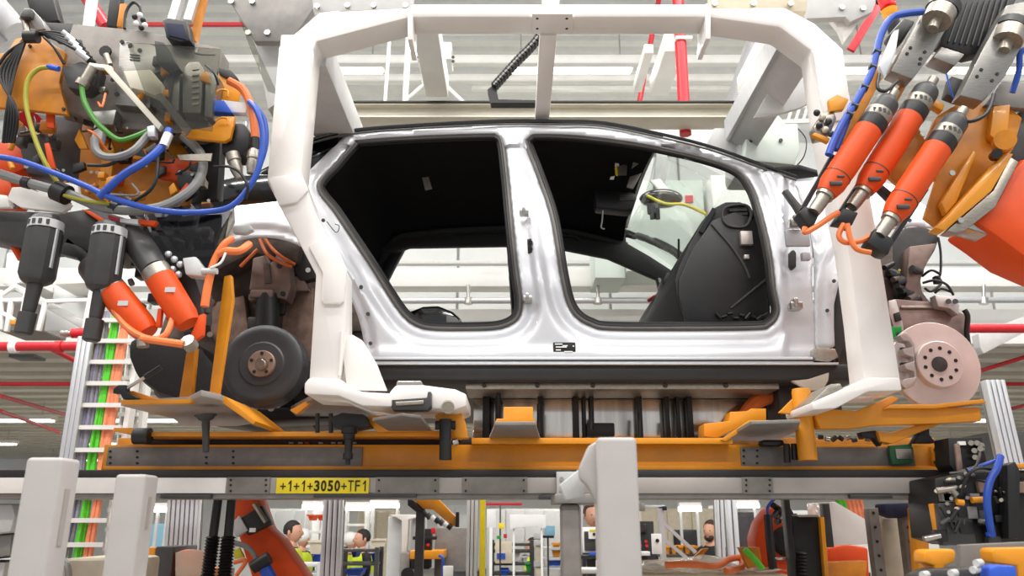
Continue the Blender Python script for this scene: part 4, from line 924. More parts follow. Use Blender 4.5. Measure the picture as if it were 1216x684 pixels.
slab('strut_bar', [(184, 112), (192, 110), (226, 152), (220, 160)], TL - 0.02, 0.015, 'plate_grey', lt, 0.003)
slab('scale_strip', [(210, 184), (252, 182), (250, 191), (214, 190)], TL + 0.0, 0.006, 'brushed', lt, 0)
slab('lower_block', [(206, 160), (262, 168), (258, 236), (226, 242), (238, 200)], TL + 0.18, 0.06, 'black_plastic', lt, 0.004)
slab('lower_block', [(106, 132), (138, 130), (134, 148), (110, 146)], TL + 0.04, 0.05, 'machined', lt, 0.004); slab('lower_block', [(112, 146), (124, 148), (120, 168), (108, 164)], TL + 0.05, 0.03, 'light_grey', lt, 0.004)
slab('gripper_pad', [(210, 200), (236, 204), (232, 226), (216, 236), (210, 218)], TL + 0.08, 0.04, 'black_plastic', lt, 0.006); bolts('bolt', [(214, 205), (229, 208)], TL + 0.08, 0.006, 'steel', lt)
slab('finger', [(200, 222), (206, 216), (210, 226), (202, 232)], TL + 0.06, 0.02, 'amber', lt); slab('finger', [(212, 228), (222, 216), (226, 222), (216, 232)], TL + 0.06, 0.02, 'orange', lt)
# top-left camera and lamp heads
slab('camera_head', [(22, 22), (28, 9), (38, 10), (50, 24), (54, 34), (42, 36), (36, 24)], TL + 0.04, 0.06, 'mid_grey', lt, 0.004)
slab('camera_lens', [(23, 20), (28, 10), (38, 11), (36, 20)], TL + 0.02, 0.03, 'dark_grey', lt, 0.003)
rod('camera_stem', (30, 26, TL + .05), (33, 40, TL + .05), 0.012, 'brushed', lt)
slab('black_arm', [(26, -20), (58, -20), (70, 24), (56, 26), (34, 8)], TL + 0.2, 0.05, 'black_plastic', lt)
slab('black_arm', [(132, -20), (144, -20), (138, 32), (126, 30)], TL + 0.16, 0.04, 'black_plastic', lt); slab('copper_rod', [(142, 4), (150, 4), (144, 32), (138, 31)], TL + 0.15, 0.02, 'amber_dark', lt)
hose('black_cable', [(148, 34, TL + .1), (150, 14, TL + .1), (158, 3, TL + .1), (166, 8, TL + .1), (168, 20, TL + .1)], 0.006, 'black_plastic', lt)
for i, (x, y) in enumerate(((160, 20), (166, 18), (170, 24), (162, 28), (168, 33), (172, 30))): G().sph(P(x, y, TL + .08), 0.011, 8, 6).out('plug_pin', 'paper' if i % 2 else 'black_plastic', lt)
slab('lamp_head', [(193, 24), (200, 21), (222, 25), (226, 48), (214, 50), (197, 44)], TL + 0.05, 0.05, 'black_plastic', lt, 0.004); slab('lamp_glass', [(196, 27), (217, 29), (221, 47), (200, 42)], TL + 0.045, 0.01, 'cloth_navy', lt, 0.001)
for x in (205, 224): G().bar(P(x + 14, -20, TL + .1), P(x, 26, TL + .1), 0.03, 0.03).out('lamp_stand', 'aluminium', lt)
G().bar(P(246, -20, TL + .12), P(230, 50, TL + .12), 0.02, 0.03).out('lamp_stand', 'amber_dark', lt)
# plugs, wires
for i in range(5):
    a = (74 + i * 4.2, 38 + i * 5.5); rod('plug', (a[0], a[1], TL - .02), (a[0] + 14, a[1] + 11, TL), 0.010, 'aluminium', lt, n=10); rod('plug_socket', (a[0] + 14, a[1] + 11, TL), (a[0] + 20, a[1] + 15, TL + .03), 0.012, 'black_plastic', lt, n=10)
for i in range(5): hose('black_cable', [(76 + i * 4, 40 + i * 5, TL - .02), (56 + i * 2, 38 + i * 2, TL - .02), (34 + i, 44 - i, TL), (26 - i * 2, 60, TL), (16 - i * 4, 90, TL), (8 + i * 3, 132, TL), (4 + i * 3, 170, TL + .03)], 0.0055, 'black_plastic', lt)
hose('black_cable', [(52, 44, TL - .02), (64, 56, TL - .02), (76, 76, TL)], 0.005, 'black_plastic', lt); hose('black_cable', [(36, 46, TL), (10, 62, TL), (-6, 84, TL)], 0.006, 'black_plastic', lt)
G().lathe(P(30, 44, TL - .02), P(46, 44, TL - .02), [(0, .022), (.045, .022)], 14).out('cable_clamp', 'black_plastic', lt)
slab('dark_fittings', [(72, 80), (96, 72), (118, 80), (112, 100), (100, 108), (80, 104)], TL + 0.0, 0.06, 'dark_grey', lt, 0.008)
bolts('ring_bore', [(126, 62)], TL + 0.09, 0.022, 'ink', lt, 0.01)
rod('steel_union', (110, 80, TL - .03), (98, 100, TL - .03), 0.016, 'brushed', lt); rod('steel_union', (100, 96, TL - .035), (96, 102, TL - .035), 0.022, 'brushed', lt)
hose('green_hose', [(97, 101, TL - .04), (100, 120, TL - .04), (112, 142, TL - .04), (126, 156, TL - .03), (142, 166, TL - .02), (160, 162, TL - .02), (178, 154, TL)], 0.009, 'green_hose', lt)
hose('earth_cable', [(62, 80, TL - .03), (46, 82, TL - .03), (33, 96, TL - .03), (31, 124, TL - .03), (40, 160, TL - .03), (54, 194, TL - .03), (72, 222, TL)], 0.008, 'earth_cable', lt)
rod('blue_plug', (57, 79, TL - .03), (70, 82, TL - .03), 0.010, 'blue_plastic', lt, n=10)
hose('grey_hose', [(112, 164, TL - .03), (114, 178, TL - .03), (124, 186, TL - .03), (142, 186, TL - .03), (160, 178, TL - .03), (178, 158, TL)], 0.0135, 'grey_cable', lt)
slab('pale_coupler', [(174, 150), (183, 148), (184, 162), (175, 162)], TL - 0.04, 0.03, 'aluminium', lt, 0.004)  # pale aluminium coupler, not emissive
hose('blue_hose', [(-20, 184, TL - .04), (20, 190, TL - .05), (60, 204, TL - .06), (100, 220, TL - .06), (130, 234, TL - .06), (170, 246, TL - .05), (210, 252, TL - .03), (250, 251, TL), (276, 244, TL), (296, 222, TL), (308, 196, TL), (312, 160, TL), (306, 134, TL), (296, 121, TL + .02)], 0.010, 'blue_hose', lt, 10)
hose('blue_hose', [(201, 154, TL - .04), (192, 174, TL - .06), (172, 192, TL - .08), (146, 208, TL - .08), (118, 234, TL - .06)], 0.013, 'blue_hose', lt, 10)
rod('hose_sleeve', (200, 160, TL - .05), (194, 174, TL - .06), 0.016, 'aluminium', lt)
hose('blue_hose', [(300, 122, TL + .06), (314, 142, TL + .06), (316, 172, TL + .06), (308, 200, TL + .06)], 0.008, 'blue_hose', lt)
hose('orange_hose', [(272, 96, TL + .04), (288, 106, TL + .04), (298, 126, TL + .04), (302, 150, TL + .04), (303, 164, TL + .04)], 0.0145, 'orange_cable', lt, 10)
rod('hose_sleeve', (303, 164, TL + .04), (303, 178, TL + .04), 0.015, 'black_plastic', lt)
G().lathe(P(302, 178, TL + .04), P(298, 207, TL + .04), [(0, .016), (.01, .022), (.035, .022), (.035, .018), (.06, .02), (.09, .014)]).out('steel_connector', 'brushed', lt)
G().lathe(P(276, 183, TL + .05), P(284, 212, TL + .05), [(0, .024), (.03, .024), (.03, .02), (.06, .022), (.1, .012)]).out('steel_connector', 'brushed', lt)
slab('motor_housing', [(262, 146), (288, 144), (298, 158), (296, 176), (282, 184), (262, 182)], TL + 0.05, 0.1, 'black_plastic', lt, 0.014)
slab('motor_cap', [(259, 80), (274, 83), (282, 92), (280, 98), (260, 88)], TL + 0.09, 0.03, 'black_plastic', lt)
slab('blue_terminal', [(252, 118), (266, 119), (276, 134), (252, 132)], TL + 0.03, 0.04, 'blue_plastic', lt, 0.003); slab('white_terminal', [(262, 118), (294, 122), (292, 134), (274, 133)], TL + 0.05, 0.03, 'paper', lt, 0.003)
for y in (107, 140): hose('wire_bow', [(256, y + 4, TL), (262, y, TL), (270, y + 1, TL), (270, y + 8, TL)], 0.004, 'amber', lt)
hose('black_cable', [(254, 198, TL), (272, 198, TL - .02), (286, 206, TL - .02), (294, 222, TL - .02), (292, 236, TL)], 0.005, 'black_plastic', lt)
hose('black_cable', [(104, 196, TL - .02), (128, 196, TL - .02), (142, 188, TL - .02), (144, 178, TL)], 0.006, 'black_plastic', lt); hose('black_cable', [(188, 186, TL), (186, 210, TL - .02), (178, 226, TL - .02), (160, 238, TL)], 0.006, 'black_plastic', lt)
hose('grey_conduit', [(-20, 200, TL - .02), (30, 216, TL - .02), (80, 230, TL - .02), (120, 246, TL - .02), (160, 250, TL - .02), (196, 244, TL), (226, 226, TL + .02), (240, 204, TL + .05), (238, 182, TL + .08), (218, 162, TL + .1)], 0.016, 'grey_cable', lt, 10)
hose('yellow_sleeve', [(76, 232, TL - .04), (100, 238, TL - .045), (130, 242, TL - .04)], 0.006, 'earth_cable', lt)
rod('conduit_clamp', (66, 226, TL - .02), (80, 232, TL - .02), 0.034, 'black_plastic', lt); rod('conduit_clamp', (28, 216, TL - .02), (36, 218, TL - .02), 0.02, 'black_plastic', lt); rod('conduit_clamp', (132, 245, TL - .02), (140, 248, TL - .02), 0.02, 'black_plastic', lt)
slab('white_bracket', [(14, 222), (30, 222), (84, 242), (74, 252), (24, 246), (8, 236)], TL + 0.02, 0.02, 'white_paint', lt)
slab('white_bracket', [(-30, 226), (8, 232), (12, 246), (-30, 246)], TL + 0.06, 0.02, 'white_paint', lt); slab('white_bracket', [(62, 216), (92, 218), (94, 232), (74, 228)], TL + 0.08, 0.02, 'white_paint', lt)
# lower black head with nutrunners
slab('black_head', [(-40, 246), (70, 252), (110, 246), (160, 262), (170, 300), (130, 306), (70, 290), (30, 292), (-40, 276)], TL + 0.1, 0.14, 'dark_grey', lt, 0.012)
slab('orange_trim', [(96, 248), (106, 250), (130, 264), (126, 268)], TL + 0.08, 0.02, 'orange', lt, 0.003)
slab('red_trim', [(128, 255), (142, 259), (140, 263), (128, 259)], TL - 0.01, 0.02, 'red_paint', lt, 0.002); slab('red_trim', [(142, 259), (164, 260), (164, 266), (142, 264)], TL - 0.005, 0.02, 'paper', lt, 0.002); slab('red_trim', [(164, 260), (186, 262), (182, 268), (166, 266)], TL - 0.01, 0.02, 'orange', lt, 0.002)
def nutrunner(cx0, cy0, cx1, cy1, sx, sy, Y):
    a, b, e = P(cx0, cy0, Y), P(cx1, cy1, Y), P(sx, sy, Y); L = (b - a).length; L2 = (e - b).length
    q = G().lathe(a, b, [(0, .040), (.015, .050), (.05, .052), (.052, .056), (L - .03, .056), (L - .012, .048), (L, .030)], 8).out('nutrunner', 'dark_grey', lt, ang=0.4)
    t = (b - a).normalized(); G().lathe(a + t * .018, a + t * .046, [(0, .0525), (.028, .0535)], 24).out('label_band', 'light_grey', q)
    for k in range(4):
        c = a + t * .032 + Vector((-.03 + k * .02, -math.sqrt(max(0, .0535 ** 2 - (-.03 + k * .02) ** 2)), 0)); G().box(c - Vector((.005, .002, .008)), c + Vector((.005, .002, .008))).out('label_mark', 'dark_grey', q)
    G().lathe(b - t * .01, e, [(0, .024), (L2 * .55, .020), (L2 * .58, .018), (L2 * .6, .027), (L2 * .97, .027), (L2, .02)], 16).out('socket', 'dark_grey', q)
    G().bar(a + Vector((.052, -.02, -.05)), b + Vector((.052, -.02, .05)), 0.006, 0.01).out('guide_strip', 'aluminium', q)
nutrunner(57, 258, 42, 338, 26, 401, TL - 0.02); nutrunner(132, 266, 120, 346, 107, 409, TL - 0.02)
slab('joint_block', [(68, 300), (80, 280), (104, 300), (112, 330), (90, 306)], TL + 0.1, 0.05, 'black_plastic', lt, 0.006)
def angle_driver(name, p0, p1, r, Y, par, band, prof_mat='orange'):
    a, b = P(*p0, Y), P(*p1, Y); L = (b - a).length
    q = G().lathe(a, b, [(0, r * .8), (.01, r), (L * .92, r), (L, r * .82)], 22).out(name, prof_mat, par)
    return q, a, b
for p0, p1, bx in (((134, 346), (180, 402), (112, 318)), ((190, 330), (232, 398), (158, 278))):
    a, b, s = P(*p0, TL), P(*p1, TL), P(*bx, TL + .06); q = G().lathe(a, b, [(0, .046), (.05, .046), (.16, .044), (.19, .036)], 22).out('orange_driver', 'orange', lt)
    t = (b - a).normalized(); G().lathe(a - t * .035, a + t * .002, [(0, .045), (.037, .0465)], 22).out('label_collar', 'brushed', q); G().lathe(s, a - t * .03, [(0, .05), (.06, .05), ((a - t * .03 - s).length, .043)], 18).out('gear_head', 'dark_grey', q)
    G().box(P(p0[0] + 12, p0[1] + 14, TL - .046) - Vector((.016, .001, .008)), P(p0[0] + 12, p0[1] + 14, TL - .046) + Vector((.016, .001, .008))).out('name_label', 'light_grey', q)
hose('orange_hose', [(132, 362, TL - .02), (150, 388, TL - .04), (176, 402, TL - .05), (196, 398, TL - .05), (206, 376, TL - .02)], 0.010, 'orange_cable', lt); hose('orange_hose', [(168, 402, TL - .06), (190, 405, TL - .06), (218, 409, TL - .05)], 0.012, 'orange_cable', lt, 10)
rod('cable_ring', (170, 402, TL - .05), (170, 412, TL - .05), 0.018, 'brushed', lt); rod('cable_ring', (222, 404, TL - .05), (228, 412, TL - .02), 0.022, 'brushed', lt)
slab('orange_fork', [(236, 374), (243, 372), (241, 398), (232, 404), (226, 398)], TL - 0.01, 0.02, 'orange', lt, 0.003); slab('orange_fork', [(187, 366), (192, 366), (190, 388), (184, 388)], TL - 0.01, 0.02, 'orange', lt, 0.003)
slab('dark_motor', [(200, 326), (228, 318), (240, 352), (240, 380), (224, 376), (206, 350)], TL + 0.08, 0.1, 'dark_grey', lt, 0.01)
slab('smoked_case', [(172, 250), (276, 238), (262, 312), (246, 326), (190, 326), (170, 290)], TL + 0.02, 0.004, 'smoked_glass', lt, 0); slab('case_back', [(176, 258), (262, 254), (258, 318), (190, 322)], TL + 0.2, 0.02, 'black_plastic', lt)
for x0, y0, x1, y1 in ((180, 278, 250, 276), (186, 304, 256, 300), (176, 250, 206, 300), (200, 240, 218, 300), (236, 246, 226, 300)): G().bar(P(x0, y0, TL + .1), P(x1, y1, TL + .1), 0.012, 0.02).out('case_rib', 'mid_grey', lt)
slab('case_side', [(256, 300), (254, 284), (272, 256), (276, 242), (277, 262), (262, 294)], TL + 0.02, 0.02, 'brushed', lt, 0.002)
slab('grey_connector', [(216, 306), (232, 304), (242, 318), (241, 328), (220, 326)], TL + 0.0, 0.05, 'light_grey', lt, 0.006)
for i in range(6): G().sph(P(200 + (i * 7) % 16, 302 + i * 6, TL + .02), 0.012, 8, 6).out('fastener', 'aluminium', lt)
hose('orange_hose', [(296, 290, TL + .04), (284, 298, TL), (268, 298, TL), (258, 302, TL)], 0.013, 'orange_cable', lt, 10); hose('orange_hose', [(276, 283, TL + .02), (266, 290, TL), (256, 306, TL), (250, 322, TL)], 0.011, 'orange_cable', lt, 10)
hose('orange_hose', [(250, 324, TL), (246, 344, TL), (243, 364, TL)], 0.0135, 'orange_cable', lt, 10); rod('hose_clip', (240, 322, TL - .01), (258, 322, TL - .01), 0.010, 'light_grey', lt)
hose('white_tie', [(250, 318, TL - .02), (262, 312, TL - .02), (268, 300, TL - .02)], 0.004, 'paper', lt)
slab('support_disc', [(275, 268), (296, 266), (300, 272), (290, 277), (276, 276)], TL + 0.2, 0.03, 'light_grey', lt, 0.005)
# small hardware scattered over the left tool
rnd = random.Random(11)
for i in range(90):
    x = rnd.uniform(8, 250); y = rnd.uniform(128, 250)
    if i % 6 == 0: x, y = rnd.uniform(90, 250), rnd.uniform(50, 130)
    Yc = TL + rnd.uniform(.06, .2) if y > 126 else TL + rnd.uniform(.0, .05)
    k = rnd.randrange(5); m_ = rnd.choice(('black_plastic', 'dark_grey', 'plate_grey', 'amber', 'brushed', 'amber_dark', 'orange', 'black_plastic'))
    if k == 0: pbox('small_block', x - rnd.uniform(3, 9), y - rnd.uniform(2, 7), x + rnd.uniform(3, 9), y + rnd.uniform(2, 7), Yc, 0.03, m_, lt, 0.003)
    elif k == 1: rod('small_cylinder', (x, y, Yc), (x + rnd.uniform(-18, 18), y + rnd.uniform(-14, 14), Yc), rnd.uniform(.006, .014), m_, lt, n=10)
    elif k == 2: G().cyl(P(x, y, Yc - .02), P(x, y, Yc + .01), rnd.uniform(.004, .009), n=8).out('screw', rnd.choice(('steel', 'dark_grey', 'light_grey')), lt)
    elif k == 3: hose('thin_wire', [(x, y, Yc - .06), (x + rnd.uniform(-14, 14), y + rnd.uniform(4, 18), Yc - .08), (x + rnd.uniform(-26, 26), y + rnd.uniform(8, 26), Yc - .05)], 0.004, rnd.choice(('black_plastic', 'black_plastic', 'grey_cable', 'orange_cable')), lt, 6)
    else: slab('small_bracket', [(x, y), (x + rnd.uniform(6, 14), y - rnd.uniform(0, 6)), (x + rnd.uniform(6, 16), y + rnd.uniform(5, 14)), (x - rnd.uniform(0, 4), y + rnd.uniform(6, 12))], Yc, 0.02, m_, lt, 0.003)
for i in range(24):
    x = rnd.uniform(150, 250); y = rnd.uniform(262, 372); Yc = TL + rnd.uniform(.05, .14); m_ = rnd.choice(('black_plastic', 'dark_grey', 'plate_grey', 'mid_grey'))
    if i % 2: pbox('housing_block', x - rnd.uniform(4, 11), y - rnd.uniform(4, 12), x + rnd.uniform(4, 11), y + rnd.uniform(4, 12), Yc, 0.05, m_, lt, 0.004)
    else: rod('housing_rod', (x, y, Yc), (x + rnd.uniform(-20, 20), y + rnd.uniform(-22, 22), Yc), rnd.uniform(.008, .02), m_, lt, n=10)
# robot wrist that carries it
rl = thing('industrial_robot', P(-40, 260, 2.9), 'orange robot wrist behind the cluttered tool at the left edge', 'robot')
slab('wrist', [(-80, 150), (0, 166), (28, 172), (36, 182), (30, 200), (-4, 214), (-80, 220)], 2.7, 0.16, 'orange', rl, 0.02)
slab('wrist_flange', [(-60, 214), (10, 206), (16, 226), (4, 240), (-60, 244)], 2.66, 0.14, 'orange', rl, 0.02)
slab('black_gearbox', [(14, 128), (100, 140), (104, 190), (92, 216), (30, 206), (20, 170)], 2.68, 0.1, 'dark_grey', rl, 0.015); bolts('bolt', [(61, 160), (46, 158)], 2.67, 0.010, 'steel', rl)
G().cyl(P(34, 148, 2.66), P(34, 148, 2.8), 0.05).out('red_ring', 'red_paint', rl); hose('orange_cable', [(0, 276, 2.62), (14, 288, 2.6), (26, 308, 2.62)], 0.014, 'orange', rl)
G().cyl(P(-60, 190, 2.8), (-2.9, 2.2, 0.6), 0.14).out('forearm', 'orange', rl); G().lathe((-2.9, 2.2, 0), (-2.9, 2.2, 0.9), [(0, .35), (.08, .35), (.1, .25), (.6, .24), (.8, .15)], 24).out('pedestal', 'orange', rl)

# ================================================================== RIGHT ROBOT TOOL
TR = 2.36
rt = thing('nutrunner_tool', P(1120, 200, TR), 'robot tool with three slanted orange nutrunners on amber plates right of the car', 'robot tool')
slab('amber_plate', [(1112, 138), (1142, 120), (1200, 128), (1214, 140), (1204, 176), (1176, 214), (1142, 264), (1116, 272), (1098, 258), (1112, 214), (1092, 184)], TR + 0.12, 0.02, 'amber_dark', rt)
slab('amber_rib', [(1120, 262), (1192, 182), (1204, 182), (1178, 226), (1122, 274), (1110, 270)], TR + 0.04, 0.05, 'amber', rt, 0.004)
slab('amber_rib', [(1118, 240), (1156, 178), (1160, 182), (1136, 240), (1124, 254)], TR + 0.08, 0.03, 'amber', rt, 0.004); slab('amber_rib', [(1180, 126), (1200, 124), (1196, 164), (1184, 168), (1176, 160)], TR + 0.09, 0.03, 'amber', rt, 0.003)
slab('amber_side', [(1056, 52), (1066, 58), (1012, 160), (1003, 172), (998, 166)], TR + 0.06, 0.02, 'amber_dark', rt, 0.002); slab('amber_side', [(1086, 70), (1092, 74), (1050, 150), (1042, 148)], TR + 0.1, 0.02, 'amber_dark', rt, 0.002)
slab('amber_stop', [(1108, 116), (1122, 124), (1120, 132), (1106, 124)], TR + 0.06, 0.03, 'amber', rt); slab('amber_plate', [(1062, 168), (1090, 150), (1106, 180), (1086, 236), (1056, 210)], TR + 0.14, 0.02, 'amber_dark', rt)
slab('grey_web', [(1124, 274), (1180, 226), (1200, 186), (1210, 192), (1182, 246), (1146, 274), (1134, 276)], TR + 0.05, 0.05, 'brushed', rt, 0.004)
bolts('bolt', [(1140, 262), (1096, 160), (1130, 206)], TR + 0.045, 0.010, 'steel', rt); rod('spacer', (1194, 166, TR), (1190, 172, TR + .06), 0.034, 'amber_dark', rt); rod('spacer', (1184, 182, TR + .0), (1180, 186, TR + .06), 0.016, 'black_plastic', rt)
def big_runner(name, o0, o1, tip, blk, Yd):
    a, b = P(*o0, Yd), P(*o1, Yd); t = (b - a).normalized(); L = (b - a).length; r = 0.0445
    q = G().lathe(a, b, [(0, r), (L * .62, r), (L * .63, r * .99), (L * .86, r * .96), (L, r * .72)], 26).out(name, 'orange', rt)
    G().lathe(a + t * L * .735, a + t * (L * .735 + .003), [(0, r * 1.002), (.003, r * 1.002)], 26).out('seam_ring', 'dark_grey', q)
    for k, (f, w, h) in enumerate(((.80, .012, .004), (.905, .02, .007))):
        c = a + t * L * f + Vector((0.002, -r * .97, -0.004)); G().box(c - Vector((w, .003, h)), c + Vector((w, .006, h))).out('vent_slot', 'dark_grey', q, 0.002)
    G().lathe(a - t * .045, a, [(0, r * .97), (.002, r * 1.03), (.036, r * 1.03), (.045, r)], 26).out('black_collar', 'black_plastic', q)
    lb = G().lathe(a - t * .082, a - t * .046, [(0, r * .96), (.002, r), (.034, r), (.036, r * .97)], 26).out('label_collar', 'brushed', q)
    for k in range(4):
        xo = -.024 + k * .014; c = a - t * .064 + Vector((xo, -math.sqrt(r * r - xo * xo), -xo * .35)); G().box(c - Vector((.0045, .001, .008)), c + Vector((.0045, .001, .008))).out('label_mark', 'dark_grey', q)
    G().lathe(a - t * .15, a - t * .08, [(0, r * .55), (.02, r * .9), (.03, r * .95), (.07, r * .95)], 22).out('gear_neck', 'dark_grey', q)
    G().lathe(a - t * .185, a - t * .145, [(0, .017), (.04, .017)], 12).out('threaded_stud', 'brushed', q)
    e = P(*tip, Yd - .0); G().lathe(b, e, [(0, r * .66), (.014, r * .66), (.014, r * .52), ((e - b).length * .7, r * .5), ((e - b).length, r * .45)], 16).out('knurled_nose', 'brushed', q)
    return q, a, b, t
q1, *_ = big_runner('orange_nutrunner', (1031, 155), (981, 230), (966, 252), None, TR); q2, *_ = big_runner('orange_nutrunner', (1080, 140), (1026, 226), (1011, 246), None, TR + .03); q3, *_ = big_runner('orange_nutrunner', (1113, 177), (1059, 258), (1044, 280), None, TR - .02)
for poly, Y in (([(948, 252), (957, 244), (974, 252), (966, 270), (960, 268)], TR), ([(992, 262), (1002, 246), (1020, 252), (1012, 268), (1004, 264)], TR + .02), ([(1030, 288), (1040, 270), (1062, 284), (1056, 302), (1048, 300)], TR - .03)): slab('black_angle_head', poly, Y, 0.06, 'black_plastic', rt, 0.006)
for a, b in (((988, 186), (952, 250)), ((1050, 172), (998, 252)), ((1098, 226), (1052, 296))): G().bar(P(*a, TR + .05), P(*b, TR + .05), 0.014, 0.03, (0, 1, 0)).out('guide_rail', 'black_plastic', rt)
slab('link_arm', [(1036, 216), (1042, 214), (1064, 232), (1060, 240)], TR + 0.1, 0.03, 'black_plastic', rt)
hose('orange_hose', [(956, 270, TR), (956, 276, TR), (968, 270, TR), (986, 258, TR), (996, 252, TR)], 0.009, 'orange_cable', rt)
hose('orange_hose', [(1002, 266, TR), (996, 280, TR), (1004, 288, TR), (1022, 286, TR), (1036, 279, TR)], 0.009, 'orange_cable', rt); hose('orange_hose', [(1006, 266, TR - .02), (1010, 284, TR - .02), (1018, 296, TR - .02), (1034, 300, TR - .02)], 0.009, 'orange_cable', rt)
for poly, Y, hol in (([(1058, 84), (1100, 8), (1126, -10), (1140, 6), (1108, 62), (1084, 94)], TR + .02, [(1081, 57), (1077, 64), (1098, 62), (1093, 70), (1092, 76)]), ([(1108, 68), (1118, 55), (1146, 64), (1134, 78)], TR + .03, []), ([(1140, 113), (1166, 60), (1196, 6), (1226, 0), (1216, 50), (1194, 90), (1168, 120)], TR - .02, [(1165, 83), (1160, 91), (1184, 88), (1178, 96)])):
    k = slab('machined_block', poly, Y, 0.06, 'machined', rt, 0.004)
    if hol: bolts('bore', hol, Y, 0.006, 'ink', k, 0.003)
for a, b in (((1118, 14), (1104, 40)), ((1200, 38), (1190, 66))): G().lathe(P(*a, TR - .02), P(*b, TR - .03), [(0, .05), (.05, .048), (.05, .02), (.09, .018)], 20).out('spindle', 'brushed', rt); G().lathe(P(a[0] + 4, a[1] - 8, TR - .01), P(*a, TR - .01), [(0, .056), (.03, .056)], 20).out('spindle_ring', 'dark_grey', rt)
slab('black_slide', [(1132, -20), (1216, -20), (1178, 60), (1150, 66), (1116, 52)], TR + 0.08, 0.05, 'black_plastic', rt, 0.004)
for i in range(9): G().bar(P(1142 + i * 7, 4 - i, TR + .075), P(1126 + i * 7, 50 + i, TR + .075), 0.004, 0.008, (0, 1, 0)).out('slide_rib', 'dark_grey', rt)
slab('black_slide', [(1130, 90), (1150, 96), (1140, 118), (1124, 112)], TR + 0.06, 0.04, 'dark_grey', rt, 0.004); slab('rear_plate', [(1190, 96), (1230, 100), (1230, 130), (1170, 124)], TR + 0.1, 0.03, 'plate_grey', rt, 0.003)
slab('aluminium_bracket', [(1044, 78), (1062, 36), (1068, 34), (1064, 62), (1050, 92)], TR + 0.02, 0.02, 'aluminium', rt, 0.002); slab('black_motor', [(1056, 40), (1074, 20), (1088, 24), (1072, 50), (1062, 48)], TR + 0.1, 0.06, 'black_plastic', rt, 0.01)
hose('black_cable', [(1044, 88, TR), (1042, 104, TR - .02), (1052, 108, TR - .02), (1066, 96, TR)], 0.006, 'black_plastic', rt); hose('black_cable', [(1180, 112, TR - .03), (1172, 134, TR - .05), (1152, 144, TR - .05), (1132, 138, TR - .03)], 0.007, 'black_plastic', rt)
hose('blue_hose', [(1096, 14, TR), (1076, 16, TR), (1058, 22, TR), (1046, 42, TR), (1040, 66, TR), (1034, 88, TR), (1018, 118, TR), (1002, 144, TR), (990, 168, TR), (984, 184, TR)], 0.0125, 'blue_hose', rt, 10)
hose('blue_hose', [(1012, 124, TR + .02), (1004, 148, TR + .02), (992, 178, TR + .02)], 0.012, 'blue_hose', rt, 10)
for x, y in ((1041, 62), (1036, 80), (1026, 104), (1014, 126), (1008, 136)): rod('cable_tie', (x - 4, y - 1, TR), (x + 4, y + 2, TR), 0.0135, 'black_plastic', rt, n=10)
hose('blue_hose', [(1226, 58, TR), (1212, 62, TR), (1210, 84, TR + .02), (1202, 110, TR + .05)], 0.010, 'blue_hose', rt)
hose('blue_wire', [(1124, 88, TR - .01), (1128, 104, TR - .01), (1132, 116, TR)], 0.003, 'blue_hose', rt)
vb = slab('valve_block', [(974, 138), (988, 126), (994, 140), (986, 160), (970, 164), (966, 150)], TR + 0.06, 0.05, 'brushed', rt, 0.006)
slab('amber_tab', [(984, 118), (994, 112), (1008, 118), (1002, 130), (986, 132)], TR + 0.05, 0.02, 'amber', vb, 0.002); slab('amber_tab', [(964, 160), (968, 157), (986, 164), (984, 169)], TR + 0.05, 0.02, 'amber', vb, 0.002)
for i in range(6): G().sph(P(970 + (i * 7) % 18, 134 + i * 5, TR + .05), 0.012, 8, 6).out('fitting', ('black_plastic', 'beige', 'dark_grey')[i % 3], vb)
# beacon on its own bracket
be = thing('signal_beacon', P(1058, 30, 2.75), 'red and amber signal beacon above the right robot tool', 'beacon')
G().lathe(P(1051, -6, 2.75), P(1056, 12, 2.75), [(0, .032), (.01, .034), (.06, .03)], 20).out('red_lens', 'beacon_red', be); G().lathe(P(1056, 12, 2.75), P(1060, 26, 2.75), [(0, .032), (.04, .028), (.05, .02)], 20).out('amber_lens', 'beacon_amber', be)
G().lathe(P(1060, 26, 2.75), P(1064, 46, 2.75), [(0, .026), (.05, .024), (.07, .015)], 16).out('socket', 'black_plastic', be); G().cyl(P(1046, 2, 2.78), P(1044, -30, 2.8), 0.02).out('stem', 'black_plastic', be)
# robot arm at right edge
rr = thing('industrial_robot', P(1216, 300, 2.6), 'orange robot arm carrying the three nutrunners at the right edge', 'robot')
slab('forearm', [(1157, 262), (1186, 236), (1204, 200), (1216, 186), (1290, 190), (1300, 340), (1216, 304), (1184, 280)], 2.44, 0.2, 'orange', rr, 0.02)
slab('wrist_flange', [(1142, 268), (1158, 258), (1164, 266), (1186, 282), (1160, 274)], 2.46, 0.08, 'steel', rr, 0.004); slab('wrist_cover', [(1196, 140), (1230, 120), (1230, 182), (1206, 196), (1196, 180)], 2.5, 0.1, 'dark_grey', rr, 0.01)
G().cyl(P(1280, 270, 2.55), (2.9, 3.2, 0.7), 0.14).out('upper_arm', 'orange', rr); G().lathe((2.9, 3.2, 0), (2.9, 3.2, 0.95), [(0, .35), (.08, .35), (.1, .25), (.6, .24), (.85, .15)], 24).out('pedestal', 'orange', rr)
